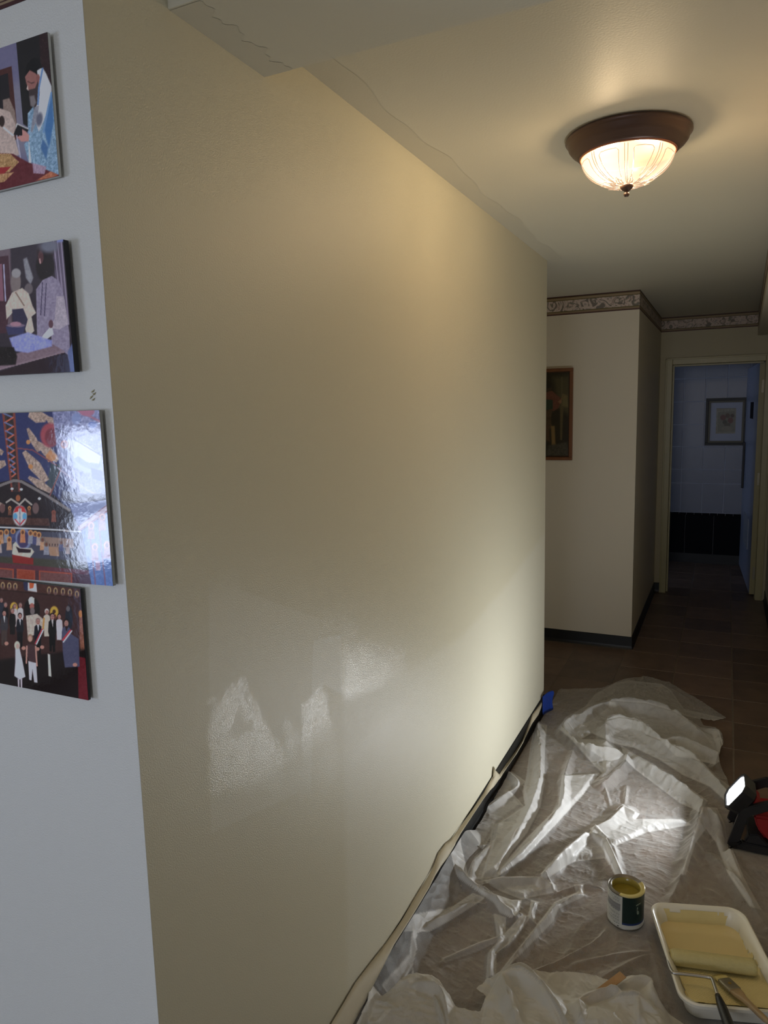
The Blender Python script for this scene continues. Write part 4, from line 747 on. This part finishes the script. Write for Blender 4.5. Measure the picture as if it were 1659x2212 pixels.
# wooden paddle poking out of the loose heap
bm = bmesh.new(); a = onz((1346, 2106), .072); b = onz((1235, 2190), .030); a = Vector(a); b = Vector(b); dv = (b-a).normalized(); sd = dv.cross(Vector((0, 0, 1))).normalized()*.0125; up = Vector((0, 0, .003))
prism(bm, [a-sd, a+sd, b+sd, b-sd], up); bmesh.ops.recalc_face_normals(bm, faces=bm.faces)
bmesh.ops.bevel(bm, geom=bm.edges[:], offset=.0008, segments=1, affect='EDGES')
tag(fin('stirring_stick', bm, mat('raw_wood', (.50, .29, .13), .6, var=.35, vscale=40)), 'flat wooden stirring stick poking out of the loose sheeting left of the tray', 'stick')

# masking paper along the foot of the corridor wall
top = [(1171, 1513), (1160, 1530), (1150, 1543), (1141, 1568), (1128, 1600), (1112, 1625), (1092, 1652), (1078, 1672), (1070, 1664), (1066, 1655), (1065, 1676), (1058, 1688), (1045, 1712), (1020, 1750), (990, 1792), (975, 1812), (962, 1822), (947, 1842), (938, 1868), (925, 1893), (900, 1933), (868, 1988), (835, 2036), (800, 2080), (768, 2122), (740, 2170), (715, 2212), (690, 2255), (660, 2310)]
bot = [(1164, 1541), (1162, 1545), (1150, 1562), (1141, 1580), (1128, 1606), (1113, 1632), (1094, 1660), (1081, 1680), (1076, 1686), (1072, 1692), (1066, 1700), (1058, 1708), (1046, 1724), (1024, 1757), (996, 1800), (982, 1826), (968, 1850), (952, 1872), (940, 1892), (927, 1918), (908, 1950), (884, 1990), (852, 2040), (825, 2092), (800, 2140), (780, 2180), (762, 2212), (745, 2260), (720, 2330)]
v = []; f = []
for k, (p, q) in enumerate(zip(top, bot)):
    a = onx(p, .0045); b = onx(q, .017+.014*(k/len(top))); 
    if b[2] < .008: b = onz(q, .010)
    mid = (a+b)/2+np.array([.004+.004*math.sin(k*1.7), 0, 0]); v += [a, .5*(a+mid), mid, .5*(mid+b), b]
    if k:
        for j in range(4): i = 5*(k-1)+j; f.append((i, i+1, i+6, i+5))
o = pyd('masking_paper', v, f, mat('tan_masking_paper', (.55, .49, .36), .6, bump=.4, bscale=50, var=.2, vscale=12), None, True); o.data.shade_smooth()
md = o.modifiers.new('solid', 'SOLIDIFY'); md.thickness = .0012
tag(o, 'wavy cream masking strip along the foot of the corridor wall', 'masking strip')
# blue tape wrapped round the end of the baseboard
bm = bmesh.new(); cs = []
for z, x in ((.004, .034), (.03, .026), (.06, .024), (.085, .030), (.105, .036), (.118, .030), (.112, .018)):
    cs.append([bm.verts.new((.0015+.4*x*0, YW+.003-.095, z)), bm.verts.new((.012, YW-.050, z+.004)), bm.verts.new((x*.8, YW-.008, z+.003)), bm.verts.new((x+.008, YW+.014, z))])
for r, s in zip(cs, cs[1:]):
    for j in range(3): bm.faces.new((r[j], r[j+1], s[j+1], s[j]))
bmesh.ops.translate(bm, vec=(.012, 0, .004), verts=bm.verts)
o = fin('painter_tape', bm, mat('blue_masking_tape', (.01, .045, .30), .4, var=.3, vscale=60), None, True); md = o.modifiers.new('s', 'SOLIDIFY'); md.thickness = .0012; md = o.modifiers.new('b', 'SUBSURF'); md.levels = md.render_levels = 2
tag(o, 'crumpled blue painter\'s tape at the foot of the wall end', 'tape')
# ------------------------------------------------------------------ paint can
M_paint = mat('wet_cream_paint', (.62, .52, .20), .22, spec=.6, var=.05, vscale=5)
def can_label():
    m = mat('can_label', rough=.35, spec=.5); nt = m.node_tree; N = nt.nodes; L = nt.links; b = N['Principled BSDF']; a = N.new('ShaderNodeAttribute'); a.attribute_name = 'print'; L.new(a.outputs['Color'], b.inputs['Base Color']); return m
cn = empty('paint_can', (CAN[0], CAN[1], .0075), 'small open paint can with white and dark green label beside the tray', 'can')
R, H = .0565, .118
th = np.arange(0, 2*PI+.001, 2*PI/300); zz = np.arange(.003, H-.006, .0011)
gt_, gz_ = np.meshgrid(th, zz, indexing='ij'); gt_, gz_ = gt_.ravel(), gz_.ravel(); P = np.stack([CAN[0]+R*np.cos(gt_), CAN[1]+R*np.sin(gt_), gz_+.0075], 1)
va = math.atan2(CAM[1]-CAN[1], CAM[0]-CAN[0])    # azimuth that faces the camera
ta = (gt_-va+PI) % (2*PI)-PI                      # negative = left as seen
s_ = ta*R; zf = gz_/H
col = np.tile(np.array([.60, .60, .55]), (len(s_), 1)); rg = lambda a, b, c, d: (s_ > a) & (s_ < b) & (zf > c) & (zf < d)
# dark green front panel, blue foot band, white skirt
g = (s_ > -.010) & (s_ < .085); col[g & (zf > .145)] = (.006, .022, .020); col[g & (zf > .145) & (zf < .195)] = (.012, .035, .14)
col[g & (zf > .2) & (np.abs((s_-.03)-(zf-.2)*.10) < .004) & (zf < .6)] = (.010, .034, .026); col[g & (zf > .2) & (np.abs((s_-.058)+(zf-.2)*.06) < .005) & (zf < .5)] = (.010, .034, .026)
# rows of small print on the white panel
row = np.floor(gz_/.0030); ph = (gz_ % .0030) < .0014; wlen = .020+.045*((row*0.618) % 1)
txt = ph & (s_ < -.018) & (s_ > -.018-wlen) & (zf > .12) & (zf < .93); brk = (np.floor((s_+row*.0031)/.0021) % 4) > 0
col[txt & brk] = (.22, .23, .22); col[rg(-.075, -.016, .52, .72)] = (.30, .30, .30); col[rg(-.075, -.016, .52, .72) & ph] = (.20, .20, .20)
col[rg(-.026, -.020, .045, .075)] = (.05, .05, .05); col[rg(-.060, -.030, .050, .062) & brk] = (.2, .2, .2)
# letters in script on the green face: a lower-case 'b' with a small line above
bb_ = [(.0385, .66), (.0380, .58), (.0385, .49), (.0405, .455), (.0430, .47), (.0435, .51), (.0415, .545), (.0390, .53)]
d_, _ = segdist(s_, zf*H, [(a, b*H) for a, b in bb_]); col[(d_ < .0008)] = (.42, .50, .40)
d_, _ = segdist(s_, zf*H, [(.034, .735*H), (.036, .72*H), (.038, .745*H), (.041, .73*H), (.044, .76*H), (.048, .74*H), (.052, .765*H)]); col[(d_ < .0010)] = (.30, .36, .28)
lab = grid('label_wrap', th, zz, lambda t, z: np.stack([R*np.cos(t), R*np.sin(t), z], 1), can_label(), cn, attrs={'print': np.clip(col, 0, 1)}, smooth=True)
M_tin = mat('tinplate', (.22, .20, .17), .35, metal=.7)
lathe('body', [(0, .0), (R-.001, 0), (R+.0012, .001), (R+.0012, .003), (R-.0006, .004), (R-.0006, H-.006), (R+.001, H-.004), (R+.0015, H-.001), (R+.0005, H), (R-.002, H-.0005), (R-.004, H-.004), (R-.007, H-.0045), (R-.008, H-.001), (R-.0095, H-.001), (R-.011, H-.005), (R-.0125, H-.005), (R-.0125, H-.03), (0, H-.032)], M_tin, cn, 80)
lathe('paint', [(0, H-.026), (R-.0126, H-.026)], mat('deep_wet_paint', (.30, .235, .035), .10, spec=.6), cn, 48)
lathe('inner_wall_paint', [(R-.0130, H-.026), (R-.0129, H-.004), (R-.0120, H-.0035)], mat('thick_paint_coat', (.33, .26, .05), .2), cn, 48)
v = []; f = []; n = 60                           # paint over the pouring side of the rim
for k in range(n+1):
    a = va-.35+2.5*k/n; e_ = .5+.5*math.sin(PI*min(1, k/n*6)/2)*math.sin(PI*min(1, (n-k)/n*6)/2)
    for r_, z_ in ((R-.0125, H-.004), (R-.0105, H-.0005), (R-.006, H-.0012), (R-.002, H+.0006), (R+.0018, H-.0005), (R+.0019, H-.0045*e_)): v.append((r_*math.cos(a), r_*math.sin(a), z_+.0003))
    if k:
        for j in range(5): i = 6*(k-1)+j; f.append((i, i+1, i+7, i+6))
pyd('rim_paint', v, f, M_paint, cn, True)

# ------------------------------------------------------------------ roller tray
M_tray = mat('white_tray_plastic', (.80, .77, .66), .3, spec=.5)
tr = empty('paint_tray', (TRAY[0], TRAY[1], .0085), 'white plastic roller tray coated with wet cream paint', 'tray', rz=TA)
TL, TW, TH = .205, .143, .066                      # half length, half width, height; +x local = towards the camera side
def rrect(l, w, r, z, n=8, sk=0):
    o = []
    for cx, cy, a0 in ((l-r, w-r, 0), (-l+r, w-r, PI/2), (-l+r, -w+r, PI), (l-r, -w+r, 1.5*PI)):
        for k in range(n+1): a = a0+PI/2*k/n; o.append((cx+r*math.cos(a), cy+r*math.sin(a), z))
    return o
def shell(rings, cap=True):
    v = [p for r in rings for p in r]; n = len(rings[0]); f = []
    for i in range(len(rings)-1):
        for k in range(n): f.append((i*n+k, i*n+(k+1) % n, (i+1)*n+(k+1) % n, (i+1)*n+k))
    if cap: f.append(tuple(range((len(rings)-1)*n, len(rings)*n))); f.insert(0, tuple(range(n))[::-1])
    return v, f
# outside skin, rim, inside wall; floor of the tray is a ramp rising towards +x (near end)
def floor_z(x): return .006 if x < -.11 else .006+(x+.11)/(.175+.11)*.040
rings = [rrect(TL-.030, TW-.026, .035, .0), rrect(TL-.012, TW-.012, .045, .050), rrect(TL-.006, TW-.006, .048, TH-.014), rrect(TL, TW, .050, TH-.012), rrect(TL+.001, TW+.001, .050, TH-.003), rrect(TL-.003, TW-.003, .048, TH), rrect(TL-.008, TW-.008, .045, TH-.002), rrect(TL-.013, TW-.013, .042, TH-.008)]
inn = [(x*.93 if abs(x) > .1 else x*.96, y*.88, floor_z(x*.93)) for x, y, z in rrect(TL-.013, TW-.013, .042, 0)]
midr = [(a[0]*.5+b[0]*.5, a[1]*.5+b[1]*.5, a[2]*.55+b[2]*.45) for a, b in zip(rings[-1], inn)]
v, f = shell(rings+[midr, inn]); f = f[:-1]
fu, fv = np.meshgrid(np.arange(-.186, .187, .004), np.arange(-.126, .127, .004), indexing='ij'); fu, fv = fu.ravel(), fv.ravel()
fk = (np.abs(fu) < (TL-.013)*.935) & (np.abs(fv) < (TW-.013)*.89) & (np.hypot(np.maximum(np.abs(fu)-.142, 0), np.maximum(np.abs(fv)-.080, 0)) < .036)
o = grid('tray_floor', np.arange(-.186, .187, .004), np.arange(-.126, .127, .004), lambda a, b: np.stack([a, b, np.where(a < -.11, .006, .006+(a+.11)/.285*.040)], 1), M_tray, tr, smooth=True, keep=fk)
o = pyd('tray_body', v, f, M_tray, tr); o.data.shade_smooth(); 
md = o.modifiers.new('e', 'EDGE_SPLIT'); md.split_angle = math.radians(40)
# paint film covering well, ramp and walls, ragged top edge
us = np.arange(-TL+.014, TL-.013, .0022); vs = np.arange(-TW+.014, TW-.013, .0022)
def film(u, v):
    d = np.maximum(np.abs(u)-(TL-.013)*.93, 0)*0; z = np.where(u < -.11, .006, .006+(u+.11)/.285*.040)
    w = np.clip((np.abs(v)-(TW-.013)*.88)/((TW-.013)*.12), 0, 1); e1 = np.clip((np.abs(u)-(TL-.013)*.93)/((TL-.013)*.07), 0, 1); k = np.maximum(w, e1)
    z = z+(TH-.006-z)*np.minimum(k*1.10, 1)+.0015*(k > 0); ramp = (u > -.085) & (k <= 0)
    z = z+np.where(ramp, .0024*np.maximum(np.cos(u*2*PI/.0105)*np.cos(v*2*PI/.0105), -.2), 0)*sst(-.05, .02, u)
    return z+.0012+.0010*fbm(u*60+3, v*60, 3)
uu, vv = np.meshgrid(us, vs, indexing='ij'); uu, vv = uu.ravel(), vv.ravel()
w = np.clip((np.abs(vv)-(TW-.013)*.88)/((TW-.013)*.12), 0, 1); e1 = np.clip((np.abs(uu)-(TL-.013)*.93)/((TL-.013)*.07), 0, 1)
kk = np.maximum(w, e1); rag = .42+.7*(fbm(uu*45, vv*45, 3)-.5)*1.2+np.where(uu < -.16, .42, 0)+np.where(vv > TW*.8, -.15, 0)
cr_ = np.hypot(np.maximum(np.abs(uu)-(TL-.013-.042), 0), np.maximum(np.abs(vv)-(TW-.013-.042), 0)) < .041
keep = (kk < rag) & cr_
o = grid('paint_film', us, vs, lambda a, b: np.stack([a, b, film(a, b)], 1), mat('tray_paint', (.78, .66, .32), .28, spec=.6, var=.1, vscale=20), tr, smooth=True, keep=keep)
# pool of paint in the deep end
zp = .0165; xe = -.11+(zp-.006)/.040*.285
v = [(x, y, zp) for x, y, _ in rrect(1, 1, .3, 0)]; pool = [(-TL+.022+(xe+TL-.022)*(.5+.5*x), (TW-.024)*y, zp) for x, y, _ in v]
pyd('paint_pool', pool, [tuple(range(len(pool)))], mat('paint_pool', (.76, .63, .33), .12, spec=.6), tr)

# ------------------------------------------------------------------ roller
ra, rb = onz((1449, 2066), .060), onz((1633, 2090), .062); ra, rb = Vector(ra), Vector(rb); ax = (rb-ra).normalized(); RR = .0225
rl = empty('paint_roller', (0, 0, 0), 'cream-soaked paint roller lying across the white tray', 'roller'); rl.location = ra
def to(o, root): o.location = -root.location; o.parent = root; return o
bm = bmesh.new(); n_ = 40; pts = [ra.lerp(rb, t) for t in np.linspace(0, 1, n_)]
rad = [RR*(.80 if k in (0, n_-1) else .95 if k in (1, n_-2) else 1) for k in range(n_)]; tube(bm, pts, rad, 48)
nap = fin('roller_sleeve', bm, mat('soaked_nap', (.62, .54, .25), .55, bump=1.0, bscale=240, var=.15, vscale=90), rl, True); nap.location = -rl.location
bm = bmesh.new(); wire = [Vector(onz(p, z)) for p, z in (((1449, 2066), .060), ((1444, 2060), .062), ((1441, 2064), .064), ((1443, 2076), .068), ((1448, 2092), .072), ((1452, 2099), .074), ((1458, 2102), .075), ((1500, 2107), .077), ((1530, 2111), .079), ((1537, 2114), .080), ((1541, 2122), .081), ((1550, 2150), .083))]
tube(bm, [ra+ax*.01]+smooth_path(wire, 5)[1:], .0046, 12); to(fin('wire_frame', bm, M_chrome, None, True), rl)
bm = bmesh.new(); a = wire[-1]; b = Vector(onz((1576, 2215), .088)); b2 = a+(b-a)*2.0; b2.z = .085
hp = [a.lerp(b2, t) for t in np.linspace(0, 1, 14)]; tube(bm, hp, [.007, .0095, .0115, .0125, .0128, .0132, .0136, .014, .0142, .0142, .014, .0135, .012, .008], 20)
to(fin('handle', bm, mat('black_roller_handle', (.012, .012, .013), .35, bump=.3, bscale=160), None, True), rl)
bm = bmesh.new(); tube(bm, [ra-ax*.0015, ra+ax*.0005], .0165, 32); to(fin('end_cap', bm, M_paint), rl)

# ------------------------------------------------------------------ sash brush
br = empty('paint_brush', tuple(onz((1577, 2134), .068)), 'small wooden-handled paint brush lying in the tray beside the roller handle', 'brush')
p0, p1 = Vector(onz((1566, 2119), .060)), Vector(onz((1588, 2140), .068)); dr_ = (p1-p0).normalized(); sd = dr_.cross(Vector((0, 0, 1))).normalized(); upv = sd.cross(dr_)
def slab(ws, ms, name, par, sec=16):
    bm = bmesh.new(); rings = []
    for c_, w_, t_ in ws:
        rings.append([bm.verts.new(c_+sd*w_*math.copysign(abs(math.cos(a))**.5, math.cos(a))+upv*t_*math.copysign(abs(math.sin(a))**.6, math.sin(a))) for a in [2*PI*k/sec for k in range(sec)]])
    for a, b in zip(rings, rings[1:]):
        for k in range(sec): bm.faces.new((a[k], a[(k+1) % sec], b[(k+1) % sec], b[k]))
    bm.faces.new(rings[0][::-1]); bm.faces.new(rings[-1]); o = fin(name, bm, ms, None, True); return to(o, par)
slab([(p0-dr_*.004, .019, .006), (p0+dr_*.001, .019, .0068), (p1-dr_*.002, .019, .0068), (p1, .018, .006)], M_dsteel, 'ferrule', br)
slab([(p0-dr_*.035-upv*.004, .017, .0015), (p0-dr_*.018, .018, .004), (p0-dr_*.003, .0175, .0055)], M_paint, 'bristles', br)
slab([(p1-dr_*.001, .0165, .0055), (p1+dr_*.018, .0150, .0065), (p1+dr_*.035, .0090, .0070), (p1+dr_*.06, .0068, .0066), (p1+dr_*.09, .0078, .0066), (p1+dr_*.12, .0075, .0062), (p1+dr_*.135, .005, .005)], mat('beech_handle', (.46, .32, .17), .4, var=.3, vscale=50), 'handle', br)
cp = (p0+p1)/2+upv*.0068; bm = bmesh.new(); tube(bm, [cp, cp+upv*.0012], .0045, 16); to(fin('rivet', bm, mat('brass_rivet', (.5, .33, .08), .3, metal=.7)), br)

# ------------------------------------------------------------------ cordless work light
M_blk = mat('black_tool_plastic', (.012, .012, .014), .42, spec=.5, bump=.15, bscale=120); M_red = mat('red_tool_plastic', (.30, .012, .014), .38, spec=.5)
wk = empty('work_light', (1.06, 2.06, .0075), 'black and red cordless work light shining at the wall from the cloth edge', 'work light')
yf, yr = 1.965, 2.150
def fp_(px, y=yf): q = ony(px, y); return (q[0], q[2])
def cage(y0, y1):
    dx = 0
    outer = [fp_((1589, 1861)), fp_((1579, 1846)), fp_((1571, 1823)), fp_((1598, 1752)), fp_((1605, 1746))]
    z0 = .010; xr = 1.185; top = fp_((1659, 1734))
    outer = [(max(x, .90), max(z, z0)) for x, z in outer]+[(top[0], top[1]), (xr-.02, top[1]+.008), (xr, top[1]-.02), (xr, z0+.02), (xr-.02, z0)]
    cx_ = sum(p[0] for p in outer)/len(outer); cz_ = sum(p[1] for p in outer)/len(outer)
    inner = [fp_((1604, 1838)), fp_((1597, 1822)), fp_((1615, 1768)), fp_((1622, 1764))]; ti = fp_((1659, 1754))
    inn_ = [(inner[0][0], z0+.030), (inner[0][0]-.002, z0+.032), (inner[1][0], inner[1][1]), (inner[2][0], inner[2][1]), (inner[3][0], inner[3][1]), (ti[0], ti[1]), (xr-.035, ti[1]+.004), (xr-.024, ti[1]-.015), (xr-.022, z0+.045), (xr-.035, z0+.030)]
    bm = bmesh.new(); n = len(outer); O = [[bm.verts.new((x, y, z)) for x, z in P] for y in (y0, y1) for P in (outer, inn_)]
    for k in range(n):
        j = (k+1) % n
        bm.faces.new((O[0][k], O[0][j], O[1][j], O[1][k])); bm.faces.new((O[2][k], O[3][k], O[3][j], O[2][j])); bm.faces.new((O[0][k], O[2][k], O[2][j], O[0][j])); bm.faces.new((O[1][k], O[1][j], O[3][j], O[3][k]))
    bmesh.ops.recalc_face_normals(bm, faces=bm.faces); bmesh.ops.bevel(bm, geom=[e for e in bm.edges if abs((e.verts[0].co-e.verts[1].co).y) < 1e-4], offset=.003, segments=2, affect='EDGES')
    return fin('cage_frame', bm, M_blk)
to(cage(yf, yf+.022), wk); to(cage(yr, yr+.022), wk)
bm = bmesh.new(); boxm(bm, (.985, yf+.012, .012), (1.175, yr+.01, .052), .008); boxm(bm, (1.15, yf+.01, .13), (1.175, yr+.01, .16), .006); to(fin('base_block', bm, M_blk), wk)
bm = bmesh.new(); prism(bm, [(*fp_((1606, 1835), yf+.02)[:1], yf+.004, .040), (fp_((1618, 1790), yf+.02)[0], yf+.004, .075), (1.02, yf+.004, .082), (1.06, yf+.004, .040)], (0, .03, 0)); bmesh.ops.recalc_face_normals(bm, faces=bm.faces); bmesh.ops.bevel(bm, geom=bm.edges[:], offset=.004, segments=2, affect='EDGES'); to(fin('side_panel', bm, M_blk), wk)
a1 = fp_((1628, 1764), yf+.02); bm = bmesh.new()
prism(bm, [(a1[0], yf+.022, a1[1]), (1.165, yf+.022, a1[1]+.014), (1.165, yf+.022, .055), (1.045, yf+.022, .055), (a1[0]+.012, yf+.022, a1[1]-.045)], (0, yr-yf-.03, 0)); bmesh.ops.recalc_face_normals(bm, faces=bm.faces); bmesh.ops.bevel(bm, geom=bm.edges[:], offset=.008, segments=3, affect='EDGES'); body = to(fin('battery_body', bm, M_red), wk)
for q in ((1.075, .150), (1.078, .118)): bm = bmesh.new(); tube(bm, [(q[0], yf+.024, q[1]), (q[0], yf+.0195, q[1])], .0042, 12); to(fin('screw', bm, M_dsteel), wk)
# pivoting head
hn = Vector((-.82, -.02, .55)).normalized(); hc = Vector(HEAD); hu = Vector((0, 0, 1)); hx_ = hu.cross(hn).normalized(); hy_ = hn.cross(hx_)
def octo(s, w_, h_, c=.32): return [hc+hn*s+hx_*x*w_+hy_*y*h_ for x, y in ((1, 1-c), (1-c, 1), (-1+c, 1), (-1, 1-c), (-1, -1+c), (-1+c, -1), (1-c, -1), (1, -1+c))]
def loft(rs, name, m, par, capa=True, capb=True, bev=.0):
    bm = bmesh.new(); R_ = [[bm.verts.new(p) for p in r] for r in rs]; n = len(rs[0])
    for a, b in zip(R_, R_[1:]):
        for k in range(n): bm.faces.new((a[k], a[(k+1) % n], b[(k+1) % n], b[k]))
    if capa: bm.faces.new(R_[0][::-1])
    if capb: bm.faces.new(R_[-1])
    if bev: bmesh.ops.recalc_face_normals(bm, faces=bm.faces); bmesh.ops.bevel(bm, geom=[e for e in bm.edges], offset=bev, segments=2, affect='EDGES')
    return to(fin(name, bm, m), par)
hw, hh = .070, .061
loft([octo(-.058, hw*.62, hh*.62), octo(-.048, hw*.90, hh*.90), octo(-.012, hw, hh), octo(.0, hw, hh), octo(.0, hw*.88, hh*.88), octo(-.006, hw*.84, hh*.84)], 'lamp_head', M_blk, wk)
loft([octo(-.082, hw*.45, hh*.45), octo(-.076, hw*.64, hh*.64), octo(-.058, hw*.70, hh*.70)], 'head_cap', M_red, wk, bev=.001)
em = mat('led_panel', (.9, .9, .9), .3); eb = em.node_tree.nodes['Principled BSDF']; eb.inputs['Emission Color'].default_value = (.93, .96, 1, 1); eb.inputs['Emission Strength'].default_value = 10
loft([octo(-.005, hw*.83, hh*.83), octo(-.0035, hw*.83, hh*.83)], 'led_panel', em, wk)
bm = bmesh.new(); pv = hc-hn*.05; tube(bm, [pv, Vector((1.01, 2.06, .150)), Vector((1.04, 2.06, .12))], [.016, .018, .02], 16); to(fin('pivot_arm', bm, M_red, None, True), wk)
l = bpy.data.lights.new('work_beam', 'AREA'); l.shape = 'RECTANGLE'; l.size = .075; l.size_y = .065; l.energy = 9; l.color = (.93, .97, 1.0); l.spread = math.radians(170)
lo = bpy.data.objects.new('work_beam', l); C.objects.link(lo); lo.location = hc+hn*.004; lo.rotation_euler = hn.to_track_quat('-Z', 'Y').to_euler()
